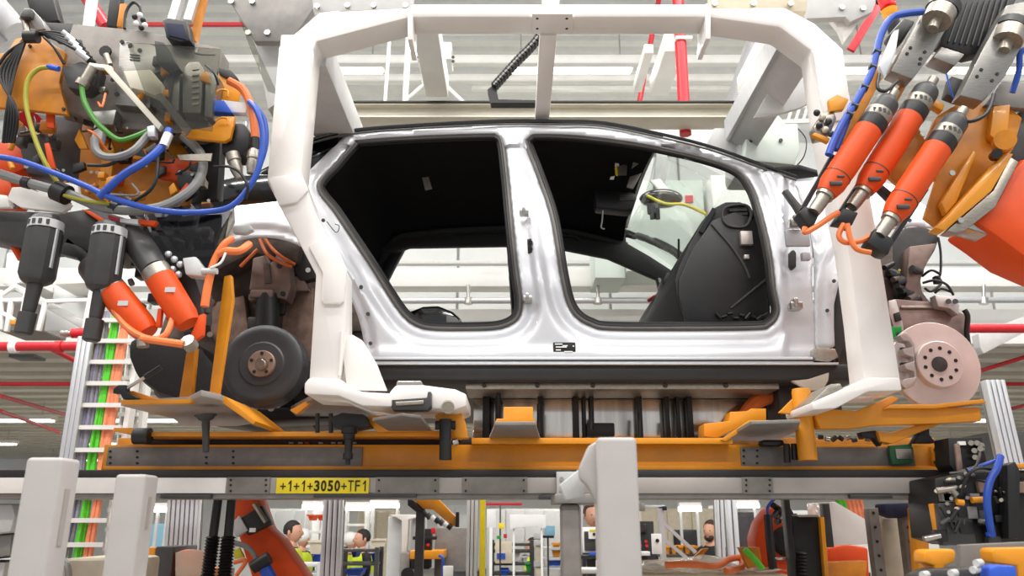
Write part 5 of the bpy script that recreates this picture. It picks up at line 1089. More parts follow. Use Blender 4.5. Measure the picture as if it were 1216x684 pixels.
# ================================================================== FOREGROUND POSTS
def post(label, x0, x1, ytop, Y, d, lean=0.0):
    t = thing('fixture_post', (P((x0 + x1) / 2, ytop, Y).x, Y, 0), label, 'post', 'pale foreground posts')
    a, b = P(x0, ytop, Y), P(x1, ytop, Y)
    G().box((a.x, Y, 0.02), (b.x, Y + d, a.z)).out('column', 'post_grey', t, 0.008, seg=3)
    G().box((a.x - .05, Y - .05, 0), (b.x + .05, Y + d + .05, 0.02)).out('base_plate', 'post_grey', t, 0.003)
    return t, a, b
p1, a, b = post('pale grey square post nearest the left edge', 31, 74, 543, 1.6, 0.075)
G().box((b.x - 0.001, 1.628, a.z - .17), (b.x + 0.002, 1.645, a.z - .06)).out('engraved_strip', 'beam_grey', p1)
p2, a, b = post('shorter pale grey square post, second from the left edge', 137, 173, 563, 1.86, 0.075)
G().box((b.x - 0.001, 1.89, a.z - .12), (b.x + 0.002, 1.905, a.z - .05)).out('engraved_strip', 'beam_grey', p2)
p3, a, b = post('pale grey post with a curved brace under the middle of the car', 709, 756, 519, 1.5, 0.09)
slab('brace', [(700, 528), (711, 524), (712, 604), (704, 588), (697, 576), (689, 568), (688, 556)], 1.53, 0.04, 'post_grey', p3, 0.006)
slab('brace_arm', [(664, 576), (689, 556), (694, 566), (694, 590), (672, 594)], 1.62, 0.03, 'light_grey', p3, 0.004)
t = thing('steel_column', P(677, 684, 2.6), 'dark grey steel column behind the middle post', 'column')
a, b = P(666, 598, 2.6), P(689, 598, 2.6)
G().box((a.x, 2.6, 0), (b.x, 2.68, a.z)).out('column', 'plate_grey', t, 0.012, seg=3)
G().box((a.x - .02, 2.58, a.z), (b.x + .14, 2.86, a.z + .03)).out('top_arm', 'mid_grey', t, 0.004)
# ================================================================== CABLE LADDERS WITH COLOURED CABLES
def ladder(label, xt, yt, xb, yb, w, Y0, Y1, cables, rungs, ystop=None):
    """upright ladder; cables listed as (offset 0..1, radius, material)"""
    t = thing('cable_ladder', P(xb, yb, Y1), label, 'cable ladder')
    A, B = P(xt, yt, Y0), P(xb, yb, Y1); wx = w * PM(Y0, yt)
    for s in (0, 1): G().bar(A + Vector((wx * s, 0, 0)), B + Vector((wx * s, 0, 0)), 0.03, 0.07).out('side_rail', 'steel_white', t, 0.003)
    n = rungs
    for i in range(n):
        f = (i + .5) / n; p = A.lerp(B, f); G().box(p + Vector((0, -.085, -.012)), p + Vector((wx, -.06, .012))).out('rung', 'steel_white', t)
    for o, r, m in cables:
        pts = []
        for i in range(8):
            f = i / 7; p = A.lerp(B, f) + Vector((wx * o + random.uniform(-.006, .006), -.045 + random.uniform(-.01, .01), 0)); pts.append(p)
        G().tube(pts, r, 6, 3).out('cable', m, t)
    return t
cabs = []
for i in range(5): cabs.append((0.10 + i * .02, 0.008, 'yellow_cable' if i % 2 else 'grey_cable'))
for i in range(8): cabs.append((0.22 + i * .022, 0.010, 'violet_cable' if i % 3 else 'grey_cable'))
for i in range(5): cabs.append((0.47 + i * .022, 0.012, 'lime_cable'))
for i in range(5): cabs.append((0.66 + i * .028, 0.014, 'salmon_cable'))
ladder('white cable ladder with green and orange cables left of the car', 112, 372, 58, 690, 60, 4.6, 4.55, cabs, 12)
t = thing('profile_upright', P(90, 560, 4.5), 'ribbed aluminium upright left of the coloured cables', 'upright')
for i in range(3): G().bar(P(97 + i * 5.6, 400, 4.5), P(60 + i * 5.8, 640, 4.5), 0.026, 0.04).out('profile_rib', 'aluminium', t, 0.003)
ladder('slim cable ladder with grey wires behind the rear undertray', 158, 400, 100, 920, 22, 4.9, 4.9, [(0.1 + i * .11, 0.01, 'light_grey') for i in range(8)], 22)
# aluminium profile uprights
def profile(label, xt, xb, w, ytop, ybot, Y, n=3):
    t = thing('profile_upright', (P(xb, ybot, Y).x, Y, 0), label, 'upright', 'aluminium uprights')
    A, B = P(xt, ytop, Y), P(xb, ybot, Y); B = A + (B - A) * ((A.z) / max(1e-6, (A.z - B.z))) if A.z > B.z else B
    wx = w * PM(Y, ytop) / n
    for i in range(n):
        o = Vector((wx * (i + .5), 0, 0)); G().bar(A + o, B + o, wx * .8, 0.06).out('profile_rib', 'aluminium', t, 0.003)
    G().bar(A + Vector((wx * n / 2, .035, 0)), B + Vector((wx * n / 2, .035, 0)), wx * n, 0.02).out('profile_core', 'mid_grey', t)
    return t
profile('bundle of ribbed aluminium uprights beside the black bellows hoses', 203, 196, 38, 560, 660, 4.8, 7)
profile('aluminium upright between the two pairs of vest wearers', 385, 380, 24, 590, 684, 5.2, 4)
profile('aluminium upright left of the yellow strip', 555, 553, 13, 590, 684, 6.2, 3)
profile('aluminium upright in front of the bearded man', 848, 852, 10, 590, 684, 6.0, 2)
profile('wider aluminium upright just right of the bearded man', 860, 866, 14, 590, 684, 6.2, 2)
profile('tall slanted aluminium upright right of the brake disc', 1166, 1190, 24, 452, 560, 4.2, 4)
profile('slim aluminium upright near the tablet worker', 686, 686, 6, 590, 684, 6.6, 2)
simple('yellow_strip', 'thin yellow upright strip in the middle background', 'strip', 'yellow', G().bar(P(573.5, 560, 6.0), Vector((P(573.5, 684, 6.0).x, 6.0, 0)), 0.04, 0.04))
# ================================================================== PEOPLE
def person(label, px, py, Y, face, hair='hair_brown', shirt='cloth_navy', trousers='cloth_dark', vest=None, helmet=False, beard=False, arms='down', group=None):
    """standing figure; (px, py) is the middle of the head, face = heading in degrees, 0 looks at the camera"""
    hc = P(px, py, Y); H = hc.z + 0.115; k = H / 1.75
    root = thing('person', (hc.x, Y, 0), label, 'person', group)
    Rz = Matrix.Rotation(math.radians(face), 3, 'Z')
    def T(v): return Rz @ (Vector(v) * k) + Vector((hc.x, Y, 0))
    V = [(0, 0, .98), (0, .01, 1.12), (0, .015, 1.30), (0, .02, 1.43), (0, .01, 1.50), (0, -.005, 1.56)]; R = [(.15, .11), (.135, .10), (.165, .11), (.10, .08), (.055, .055), (.055, .055)]
    E = [(0, 1), (1, 2), (2, 3), (3, 4), (4, 5)]; hands = []
    for s in (-1, 1):
        b = len(V)
        V += [(s * .17, .02, 1.42)]; R += [(.065, .065)]; E += [(3, b)]
        if arms == 'down': ch = [(s * .215, .03, 1.18), (s * .23, -.02, .94), (s * .23, -.04, .86)]
        else: ch = [(s * .22, .0, 1.17), (s * .16, -.22, 1.10), (s * .13, -.30, 1.11)]
        for i, c in enumerate(ch):
            V.append(c); R.append(((.048, .048), (.034, .034), (.028, .03))[i]); E.append((b + i, b + i + 1))
        w = V[-1]; hands.append(w); d = Vector(ch[2]) - Vector(ch[1]); d.normalize()
        wi = len(V) - 1; palm = Vector(w) + d * .05; V.append(tuple(palm)); R.append((.036, .02)); E.append((wi, wi + 1)); pi_ = wi + 1
        side = Vector((0, 1, 0)) if arms == 'down' else Vector((1, 0, 0))
        for f in range(4):
            o = side * (-.024 + f * .016); L = (.06, .075, .07, .052)[f]
            i0 = len(V); V += [tuple(palm + o + d * .03), tuple(palm + o + d * (.03 + L * .6) + Vector((0, 0, -.006))), tuple(palm + o + d * (.03 + L) + Vector((0, 0, -.018)))]; R += [(.009, .009), (.0085, .0085), (.007, .007)]; E += [(pi_, i0), (i0, i0 + 1), (i0 + 1, i0 + 2)]
        i0 = len(V); V += [tuple(palm - side * .035 - d * .005), tuple(palm - side * .05 + d * .03)]; R += [(.010, .010), (.008, .008)]; E += [(pi_, i0), (i0, i0 + 1)]
        b = len(V)
        V += [(s * .09, .0, .92), (s * .10, -.01, .50), (s * .10, .03, .10), (s * .105, -.04, .045), (s * .115, -.15, .035)]; R += [(.095, .095), (.06, .062), (.042, .045), (.045, .04), (.04, .03)]; E += [(0, b), (b, b + 1), (b + 1, b + 2), (b + 2, b + 3), (b + 3, b + 4)]
    me = bpy.data.meshes.new('skeleton'); me.from_pydata([Vector(v) for v in V], E, []); ob = bpy.data.objects.new('skeleton', me); COL.objects.link(ob)
    ob.modifiers.new('Skin', 'SKIN'); sk = me.skin_vertices[0].data
    for i, r in enumerate(R): sk[i].radius = r; sk[i].use_root = (i == 0)
    sb = ob.modifiers.new('Sub', 'SUBSURF'); sb.levels = 1; sb.render_levels = 1
    bpy.context.view_layer.update(); ev = ob.evaluated_get(bpy.context.evaluated_depsgraph_get()).to_mesh()
    g = G(); g.add([v.co.copy() for v in ev.vertices], [tuple(p.vertices) for p in ev.polygons])
    bpy.data.objects.remove(ob)
    # head: shaped sphere with jaw, nose and ears
    h = G().sph((0, 0, 0), 1.0, 20, 16); c = Vector((0, -.005, 1.635))
    for v in h.v:
        x, y, z = v; w = .076 * (1 - .22 * max(0, -z) ** 1.5); fy = .098 if y < 0 else .1
        if z < -.3 and y > 0: y *= .72
        nz = .030 * math.exp(-((x / .22) ** 2 + ((z + .12) / .22) ** 2)) if y < -.5 else 0
        v.x, v.y, v.z = c.x + x * w, c.y + y * fy - nz, c.z + z * .118
    g.add(h.v, h.f)
    for s in (-1, 1): g.sph((s * .078, .012, 1.632), .03, 8, 6, (.35, .6, 1))
    for v in g.v: v[:] = T(v)
    o = g.out('body', 'skin', root, ang=1.5); m = o.data
    for mm in (shirt, trousers): m.materials.append(M[mm])
    hw = [T(x) for x in hands]; off = WORLD[o]
    for p in m.polygons:
        cw = p.center + off
        if cw.z > 1.475 * k: mi = 0
        elif min((cw - x).length for x in hw) < .15 * k and (arms != 'down' or cw.z < .93 * k): mi = 0
        elif cw.z < .97 * k: mi = 2
        else: mi = 1
        p.material_index = mi
    def ell(g, pts):
        for c, r, s in pts: g.sph(c, r, 14, 10, s)
        for v in g.v: v[:] = T(v)
        return g
    if helmet:
        hm = ell(G(), [((0, .0, 1.665), .118, (.86, 1.0, .85))]); hm.v = hm.v
        hm.out('safety_helmet', 'paper', root)
    else:
        hg = G(); hg.sph((0, .012, 1.662), 1.0, 18, 12)
        for v in hg.v:
            d = v - Vector((0, .012, 1.662)); q = Vector((d.x * .084, d.y * .104, d.z * .104))
            if q.y < -.035 and q.z < .048: q.y = -.035
            if q.z < -.05: q.z = -.05
            v[:] = T(Vector((0, .012, 1.662)) + q)
        hg.out('hair', hair, root)
    for s in (-1, 1): ell(G(), [((s * .03, -.092, 1.642), .008, (1.3, .7, .7))]).out('eye', 'ink', root)
    ell(G(), [((0, -.094, 1.575), .018, (1.2, .5, .3))]).out('mouth', 'red_paint' if not beard else 'skin', root)
    if beard:
        ell(G(), [((0, -.058, 1.568), .058, (1.0, .72, .75))]).out('beard', hair, root)
    if vest:
        g = G(); rings = [(.95, .185, .14), (1.1, .175, .135), (1.3, .20, .145), (1.42, .165, .12), (1.465, .10, .09)]; n = 20; vs = []; fs = []
        for z, a, b in rings:
            for i in range(n): an = 2 * math.pi * i / n; vs.append(T((a * math.cos(an), .012 + b * math.sin(an), z)))
        for j in range(len(rings) - 1):
            for i in range(n): fs.append((j * n + i, j * n + (i + 1) % n, (j + 1) * n + (i + 1) % n, (j + 1) * n + i))
        g.add(vs, fs); vo = g.out('safety_vest', vest, root, ang=1.5)
        for z, a, b in ((1.06, .182, .14), (1.2, .19, .143)):
            g = G(); vs = []; fs = []
            for zz in (z - .025, z + .025):
                for i in range(n): an = 2 * math.pi * i / n; vs.append(T((a * 1.01 * math.cos(an), .012 + b * 1.01 * math.sin(an), zz)))
            for i in range(n): fs.append((i, (i + 1) % n, (i + 1) % n + n, i + n))
            g.add(vs, fs); g.out('reflective_band', 'reflective', vo, ang=1.5)
    return root
person('dark-haired worker looking on from behind the tablet stand', 703, 612, 8.2, 12, 'hair_brown', 'cloth_dark')
person('bearded worker in dark jacket with yellow patches behind the plastic cover', 844, 632, 8.6, -38, 'hair_brown', 'cloth_dark', 'cloth_dark', beard=True)
person('short-haired worker in navy shirt and yellow vest seen from the side', 348, 633, 8.4, 80, 'hair_dark', 'cloth_navy', 'cloth_navy', 'vest_yellow', arms='fwd')
person('worker in white helmet and yellow vest beside the navy-shirted man', 359, 641, 9.4, 60, 'hair_dark', 'cloth_navy', 'cloth_navy', 'vest_yellow', helmet=True, arms='fwd')
person('worker in white helmet and yellow vest at the bench right of the upright', 416, 645, 9.6, 70, 'hair_dark', 'cloth_navy', 'cloth_navy', 'vest_yellow', helmet=True, arms='fwd')
person('dark-haired worker bending over the bench right of the upright', 430, 642, 9.2, -60, 'hair_dark', 'cloth_dark', 'cloth_navy', 'vest_yellow', arms='fwd')
person('worker in a yellow vest standing between the far racks', 632, 650, 10.6, -80, 'hair_dark', 'cloth_navy', 'cloth_navy', 'vest_yellow')

# ================================================================== BACKGROUND BELOW THE CONVEYOR
FL = 0.0
def floorbox(g, x0, x1, ytop, Y, d):
    a, b = P(x0, ytop, Y), P(x1, ytop, Y); return g.box((a.x, Y, 0.0), (b.x, Y + d, a.z))
def cabinet(label, x0, x1, ytop, Y, d, m, doors=2, name='cabinet'):
    a, b = P(x0, ytop, Y), P(x1, ytop, Y); t = thing(name, ((a.x + b.x) / 2, Y, 0), label, 'cabinet')
    G().box((a.x, Y + .02, 0), (b.x, Y + d, a.z)).out('body', m, t, 0.006); w = (b.x - a.x) / doors
    for i in range(doors):
        dd = G().box((a.x + w * i + .01, Y, .06), (a.x + w * (i + 1) - .01, Y + .02, a.z - .03)).out('door', m, t, 0.004)
        G().box((a.x + w * (i + .85), Y - .02, a.z * .5), (a.x + w * (i + .85) + .02, Y, a.z * .5 + .12)).out('handle', 'dark_grey', dd)
    return t
def rack(label, x0, x1, ytop, Y, d, m, shelves, name='rack'):
    a, b = P(x0, ytop, Y), P(x1, ytop, Y); t = thing(name, ((a.x + b.x) / 2, Y, 0), label, 'rack')
    for x in (a.x, b.x):
        for y in (Y, Y + d): G().box((x - .02, y - .02, 0), (x + .02, y + .02, a.z)).out('upright', m, t)
    for py in shelves:
        z = P((x0 + x1) / 2, py, Y).z; G().box((a.x, Y, z - .03), (b.x, Y + d, z)).out('shelf', m, t, 0.003)
    return t
def bin_(label, x0, y0, x1, y1, Y, m, d=.3):
    a, b = P(x0, y1, Y), P(x1, y0, Y); t = thing('storage_bin', ((a.x + b.x) / 2, Y + d / 2, a.z), label, 'bin')
    G().add([(a.x + .02, Y + .02, a.z), (b.x - .02, Y + .02, a.z), (b.x - .02, Y + d - .02, a.z), (a.x + .02, Y + d - .02, a.z), (a.x, Y, b.z), (b.x, Y, b.z), (b.x, Y + d, b.z), (a.x, Y + d, b.z)], [(3, 2, 1, 0), (0, 1, 5, 4), (1, 2, 6, 5), (2, 3, 7, 6), (3, 0, 4, 7)]).out('tub', m, t)
    G().box((a.x - .01, Y - .01, b.z - .02), (b.x + .01, Y + .0, b.z)).out('rim', m, t)
    return t
def lampbar(label, x0, x1, y, Y):
    a, b = P(x0, y, Y), P(x1, y, Y); t = thing('bench_lamp', ((a.x + b.x) / 2, Y, a.z + .08), label, 'lamp')
    G().box((a.x, Y - .05, a.z + .02), (b.x, Y + .05, a.z + .07)).out('housing', 'white_paint', t); G().box((a.x, Y - .06, a.z - .03), (b.x, Y + .04, a.z + .02)).out('diffuser', 'lamp_tube', t)
    for x in (a.x + .03, b.x - .03): G().box((x - .015, Y + .05, 0), (x + .015, Y + .08, a.z + .07)).out('stand', 'light_grey', t)
# far row
cabinet('pale grey cabinet row at the far left under the conveyor', 150, 205, 612, 13.0, .6, 'light_grey', 3); cabinet('cyan fronted cabinet far left of the orange robot', 178, 200, 622, 10.0, .5, 'cyan_panel', 1)
cabinet('white machine enclosure behind the vest wearers', 285, 372, 604, 14.0, .8, 'wall_panel', 4); cabinet('beige partition far behind the bench', 425, 470, 606, 13.5, .5, 'beige', 2); cabinet('white partition behind the amber gripper arm', 520, 560, 600, 12.5, .4, 'wall_panel', 2)
cabinet('pale partition behind the white board', 578, 668, 604, 14.5, .5, 'light_grey', 4); cabinet('beige wall unit behind the bearded man', 762, 850, 604, 12.0, .5, 'beige', 3); cabinet('white wall unit right of the bearded man', 850, 905, 600, 12.6, .5, 'wall_panel', 2)
cabinet('low pale machine cabinet at the far left edge', -60, 30, 606, 6.0, .6, 'light_grey', 2); cabinet('pale machine cabinet behind the right robot', 905, 1110, 606, 10.5, .6, 'wall_panel', 5); cabinet('dark machine cabinet at the far right', 1180, 1300, 512, 7.5, .6, 'dark_grey', 2)
for lab, x0, x1, y, Y in (('white bench lamp over the left vest wearers', 360, 384, 602, 10.0), ('white bench lamp right of the tall upright', 408, 440, 603, 10.2), ('white bench lamp left of the machine cabinet', 440, 474, 600, 10.4), ('bright lamp bar over the poster', 806, 832, 604, 9.6), ('bright lamp bar left of the dark cabinet', 868, 900, 600, 9.8), ('bright lamp bar left of the orange robot', 182, 200, 605, 9.0)): lampbar(lab, x0, x1, y, Y)
rack('white framed shelf with blue tubs behind the vest wearers', 355, 384, 618, 9.8, .4, 'steel_white', (630, 648, 668)); rack('white open rack right of the tall upright', 406, 436, 600, 10.4, .4, 'steel_white', (622, 633, 648)); rack('dark tube rack with printed beige panel', 584, 632, 642, 9.0, .4, 'dark_grey', (645, 653, 668, 680)); rack('pale rack beside the beige column', 636, 668, 648, 9.4, .4, 'light_grey', (650, 662, 674))
rack('dark workbench in front of the bending worker', 404, 448, 650, 8.45, .3, 'dark_grey', (652, 668)); rack('grey workbench in front of the navy-shirted man', 336, 380, 668, 7.6, .3, 'light_grey', (669, 680))
for lab, x0, y0, x1, y1, m, Y in (('blue tub on the white framed shelf', 371, 657, 382, 668, 'blue_plastic', 9.6), ('red-lidded orange box on the upper left shelf', 365, 611, 372, 618, 'orange', 9.8), ('orange box next to the tall upright', 376, 611, 384, 618, 'orange', 9.8), ('blue tub in front of the bending worker', 416, 652, 424, 662, 'blue_plastic', 8.7), ('tall blue tub at the end of the bench', 440, 657, 448, 668, 'blue_plastic', 8.7), ('blue tub on the floor of the bench', 410, 676, 430, 684, 'blue_plastic', 8.7), ('amber bin on the pale rack', 656, 645, 666, 650, 'amber', 9.45), ('second amber bin lower on the pale rack', 656, 652, 666, 661, 'amber', 9.45), ('wide blue tub on the pale rack', 650, 663, 667, 672, 'blue_plastic', 9.45), ('blue tub under the printed panel', 594, 676, 604, 684, 'blue_plastic', 8.9), ('teal tub between rack and column', 624, 668, 632, 680, 'green_plastic', 9.0), ('white carton on the dark tube rack', 608, 655, 618, 667, 'paper', 9.05), ('second white carton on the dark tube rack', 620, 660, 627, 668, 'paper', 9.05), ('beige carton left of the machine cabinet', 440, 640, 458, 656, 'beige', 9.2), ('beige carton near the tall upright', 366, 642, 383, 658, 'beige', 8.9)): bin_(lab, x0, y0, x1, y1, Y, m)
q = simple('printed_panel', 'beige panel with blue print on the dark tube rack', 'panel', 'beige', G().pbox(588, 643, 608, 669, 8.94, 0.04)); G().pbox(590, 657, 600, 664, 8.93, 0.01).out('blue_print', 'blue_plastic', q)
simple('white_board', 'white board standing in the middle background left of the blue monitor', 'board', 'paper', G().slab([(605, 611), (648, 611), (648, 627), (643, 628), (638, 625), (612, 627), (606, 629)], 8.0, 0.03).cyl(P(610, 612, 8.04), Vector((P(610, 611, 8.04).x, 8.04, 0)), 0.012, n=6).cyl(P(643, 612, 8.04), Vector((P(643, 611, 8.04).x, 8.04, 0)), 0.012, n=6))
t = thing('monitor', P(652, 636, 8.4), 'blue screened monitor right of the white board', 'monitor'); pbox('screen', 647, 624, 659, 636, 8.4, 0.03, 'cyan_panel', t); pbox('shelf', 643, 636, 658, 639, 8.38, 0.2, 'black_plastic', t); pbox('arm', 650, 639, 652, 684, 8.5, 0.05, 'dark_grey', t)
t = thing('beige_column', P(641, 684, 8.7), 'beige square column with junction boxes in the middle background', 'column'); floorbox(G(), 636, 644, 638, 8.7, .1).out('column', 'beige', t)
for y in (633, 641, 666): pbox('junction_box', 634, y, 645, y + 7, 8.68, .05, 'light_grey', t)
t = thing('signal_column', P(593, 684, 8.8), 'thin signal column with yellow tag left of the white board', 'column'); pbox('pole', 593, 600, 595, 690, 8.8, .02, 'dark_grey', t); pbox('tag', 592, 621, 599, 628, 8.78, .02, 'yellow', t); pbox('red_lamp', 598, 634, 602, 639, 8.78, .03, 'red_paint', t); pbox('base_box', 590, 636, 595, 640, 8.78, .04, 'green_plastic', t)
longbar('red_rail', 'short dark red rail above the white board', 'rail', 'red_paint', 577, 620, 597, 600, 8.3, 0.04); simple('hanging_sheet', 'white sheet hanging beside the yellow strip', 'sheet', 'paper', G().pbox(578, 605, 589, 627, 8.1, 0.02).box((P(583, 627, 8.1).x - .015, 8.1, 0), (P(583, 627, 8.1).x + .015, 8.12, P(583, 626, 8.1).z)))
# machine with amber gripper
t = thing('press_station', P(490, 684, 6.8), 'grey machine cabinet with amber table left of the dark panel', 'machine'); floorbox(G(), 461, 480, 613, 6.8, .5).out('cabinet', 'light_grey', t, 0.01); floorbox(G(), 475, 487, 656, 6.6, .3).out('pedestal', 'mid_grey', t, 0.01)
slab('white_tee', [(462, 611), (498, 611), (498, 614), (485, 617), (483, 656), (477, 656), (477, 618), (470, 614)], 6.7, 0.1, 'white_paint', t); pbox('amber_table', 487, 654, 526, 664, 6.5, 0.4, 'amber', t); pbox('head_block', 490, 612, 504, 640, 6.75, .2, 'light_grey', t)
pbox('black_tower', 500, 628, 512, 655, 6.6, .12, 'black_plastic', t); pbox('tower_arm', 490, 637, 518, 641, 6.58, .1, 'black_plastic', t); bolts('red_button', [(500.5, 647), (508.5, 647)], 6.58, 0.012, 'red_paint', t, 0.02); pbox('red_lamp', 512, 627, 517, 634, 6.6, .05, 'red_paint', t); pbox('drive_unit', 488, 662, 510, 676, 6.6, .2, 'black_plastic', t, 0.01); hose('blue_hose', [(522, 660, 6.45), (526, 664, 6.42), (526, 690, 6.45)], 0.012, 'blue_hose', t)
G().cyl(P(484, 682, 6.4), P(484, 682, 6.5), 0.05).out('wheel', 'black_plastic', t)
t = thing('gripper_arm', P(500, 600, 5.8), 'amber gripper arm hanging under the conveyor beam', 'gripper'); slab('amber_arm', [(486, 588), (516, 588), (545, 618), (543, 626), (536, 624), (514, 605), (502, 604)], 5.8, 0.1, 'amber', t, 0.004); slab('black_edge', [(484, 590), (492, 596), (500, 606), (494, 608), (484, 600)], 5.75, 0.1, 'black_plastic', t)
for i in range(7): G().cyl(P(502 + i * 5, 608 + i * 2.6, 5.78), P(506 + i * 5, 613 + i * 2.4, 5.78), 0.02).out('gripper_finger', ('black_plastic', 'dark_grey', 'paper')[i % 3], t)
pbox('clamp', 541, 608, 545, 626, 5.76, .05, 'black_plastic', t); a = P(500, 596, 5.85); G().box((a.x - .03, 5.82, 0), (a.x + .03, 5.88, a.z)).out('stand', 'dark_grey', t)
simple('dark_panel', 'dark grey scratched panel left of the aluminium upright', 'panel', 'plate_grey', floorbox(G(), 517, 555, 627, 6.9, 0.05)); simple('document_sheet', 'white document sheet on the bench below the dark panel', 'sheet', 'paper', G().pbox(526, 672, 538, 690, 6.3, 0.02)); cabinet('low dark bench below the dark panel', 538, 572, 678, 6.4, .4, 'dark_grey', 1)
# tablet stand
t = thing('tablet_stand', P(703, 684, 6.4), 'white tablet stand in front of the dark-haired worker', 'stand'); pbox('frame', 692, 626, 717, 657, 6.4, 0.05, 'paper', t, 0.01); pbox('dark_face', 694, 631, 714, 654, 6.39, 0.03, 'dark_grey', t); pbox('camera_plate', 699, 629, 710, 640, 6.37, 0.03, 'paper', t); bolts('lens', [(705.5, 634.5)], 6.37, 0.012, 'ink', t, 0.01); pbox('yellow_tag', 700, 628.5, 708, 631, 6.365, .01, 'yellow', t, 0)
pbox('shelf', 685, 660, 716, 664, 6.35, 0.25, 'black_plastic', t); pbox('column', 698, 664, 711, 720, 6.45, .12, 'dark_grey', t); bin_('blue tub on the tablet stand shelf', 701, 656, 715, 660, 6.36, 'blue_plastic', .2); simple('red_cable', 'thin red cable left of the tablet stand', 'cable', 'red_paint', G().cyl(P(687, 590, 6.5), P(688, 700, 6.5), 0.008), 0)
rack('white trolley below the tablet stand', 686, 716, 668, 6.0, .3, 'steel_white', (676,))
# right of the middle post
t = thing('control_cabinet', P(767, 684, 6.6), 'black control cabinet with red lights right of the middle post', 'cabinet'); floorbox(G(), 757, 776, 619, 6.6, .3).out('body', 'black_plastic', t, 0.006); pbox('screen', 759, 622, 768, 632, 6.58, .02, 'screen_dark', t); bolts('red_light', [(767, 643), (768, 648), (760, 647)], 6.58, 0.012, 'red_paint', t, 0.01); pbox('keyboard', 758, 655, 772, 660, 6.5, .1, 'paper', t)
t = thing('sensor_pole', P(785, 684, 6.2), 'grey sensor pole with cross arm and slanting braces', 'pole'); a = P(785, 602, 6.2); G().box((a.x - .02, 6.2, 0), (a.x + .02, 6.24, a.z)).out('pole', 'aluminium', t); pbox('cross_arm', 758, 600, 790, 604, 6.2, .04, 'aluminium', t); pbox('sensor', 787, 601, 792, 606, 6.18, .04, 'black_plastic', t); pbox('clamp', 758, 598, 766, 607, 6.18, .05, 'mid_grey', t); pbox('switch_box', 775, 634, 786, 658, 6.15, .05, 'paper', t); bolts('switch', [(780.5, 642)], 6.15, 0.014, 'ink', t, 0.01)
for a, b in (((782, 616), (826, 656)), ((778, 632), (822, 668))): G().bar(P(*a, 6.3), P(*b, 6.3), 0.025, 0.03, (0, 1, 0)).out('brace', 'aluminium', t)
simple('poster', 'dark poster on the beige wall unit', 'poster', 'screen_dark', G().pbox(800, 629, 832, 650, 11.97, 0.03)); 
for i in range(5): bin_('amber parts bin below the dark poster, %s from the left' % FAR[i], 789 + i * 8, 648, 796 + i * 8, 658, 8.9, 'amber', .25)
rack('dark shelf carrying the amber parts bins', 786, 832, 658, 8.85, .35, 'dark_grey', (658.5, 672))
cabinet('dark glass cabinet right of the bearded man', 872, 896, 608, 7.6, .4, 'screen_dark', 1)
# plastic covered tray
t = thing('covered_tray', P(840, 684, 4.2), 'tray under a clear plastic cover with an orange hose inside', 'tray')
rows = []
for i in range(8):
    f = i / 7; rows.append([Vector((P(750 + 190 * j / 15, 670, 4.0).x, 4.0 + .9 * f, 1.372 + .03 * math.sin(f * 3.1) * (0.4 + .6 * math.sin(j * .45) ** 2) + .008 * math.sin(j * 1.9 + i) + .03 * math.exp(-((j - 9) / 2.5) ** 2) * math.sin(f * 3.1))) for j in range(16)])
strip(rows, 'plastic_cover', 'plastic_sheet', t, 0.003); hose('orange_hose', [(790, 671, 3.98), (820, 670, 3.98), (850, 672, 3.98), (866, 664, 4.1), (880, 663, 4.2), (880, 674, 4.05), (862, 678, 3.98)], 0.016, 'orange_cable', t, 10); floorbox(G(), 752, 936, 682, 4.05, .8).out('tray_table', 'beige', t, 0.01)
slab('amber_edge', [(822, 664), (834, 652), (842, 651), (828, 668)], 4.6, 0.04, 'amber_dark', t)
# left low items
t = thing('hose_box', P(225, 684, 4.0), 'amber and black drive box with plastic wrapped orange hoses', 'box'); floorbox(G(), 173, 185, 650, 4.0, .25).out('amber_side', 'amber', t, 0.006); floorbox(G(), 185, 207, 649, 4.0, .3).out('black_side', 'dark_grey', t, 0.006); floorbox(G(), 207, 250, 676, 4.05, .3).out('amber_tray', 'amber_dark', t)
for i in range(5): hose('orange_hose', [(208, 660 + i * 4, 4.05), (222, 655 + i * 4, 4.03), (238, 657 + i * 5, 4.03), (248, 662 + i * 4, 4.06)], 0.011, 'orange_cable', t)
slab('plastic_wrap', [(208, 656), (228, 652), (248, 655), (250, 684), (208, 684)], 3.98, 0.01, 'plastic_sheet', t)
for xt, xb, lab in ((260, 246, 'left black bellows hose under the conveyor'), (276, 266, 'right black bellows hose under the conveyor')):
    A, B = P(xt, 585, 3.3), P(xb, 690, 3.3); L = (B - A).length; prof = [(0, .018), (L * .5, .018)]
    for i in range(14): prof += [(L * (.5 + i * .035), .022), (L * (.5 + i * .035 + .018), .030)]
    t = thing('bellows_hose', (B.x, 3.3, 0), lab, 'hose'); G().lathe(A, B, prof, 14).out('hose', 'black_plastic', t); G().cyl(B, Vector((B.x - .02, 3.3, 0)), 0.024).out('lower_hose', 'black_plastic', t)
t = thing('industrial_robot', P(320, 684, 3.9), 'orange robot arm leaning below the yellow number plate', 'robot')
slab('upper_arm', [(282, 575), (300, 575), (318, 628), (332, 640), (366, 690), (300, 690), (284, 640), (272, 600)], 3.9, 0.16, 'orange', t, 0.015); slab('black_unit', [(284, 616), (310, 600), (322, 622), (294, 636)], 3.85, 0.06, 'black_plastic', t, 0.005); pbox('unit_label', 296, 627, 303, 632, 3.84, .01, 'paper', t, 0)
slab('silver_box', [(274, 622), (284, 612), (294, 630), (280, 638)], 3.84, 0.05, 'light_grey', t, 0.004)
for a, b in (((302, 598), (316, 620)),): rod('connector', (*a, 3.83), (*b, 3.83), 0.012, 'brushed', t)
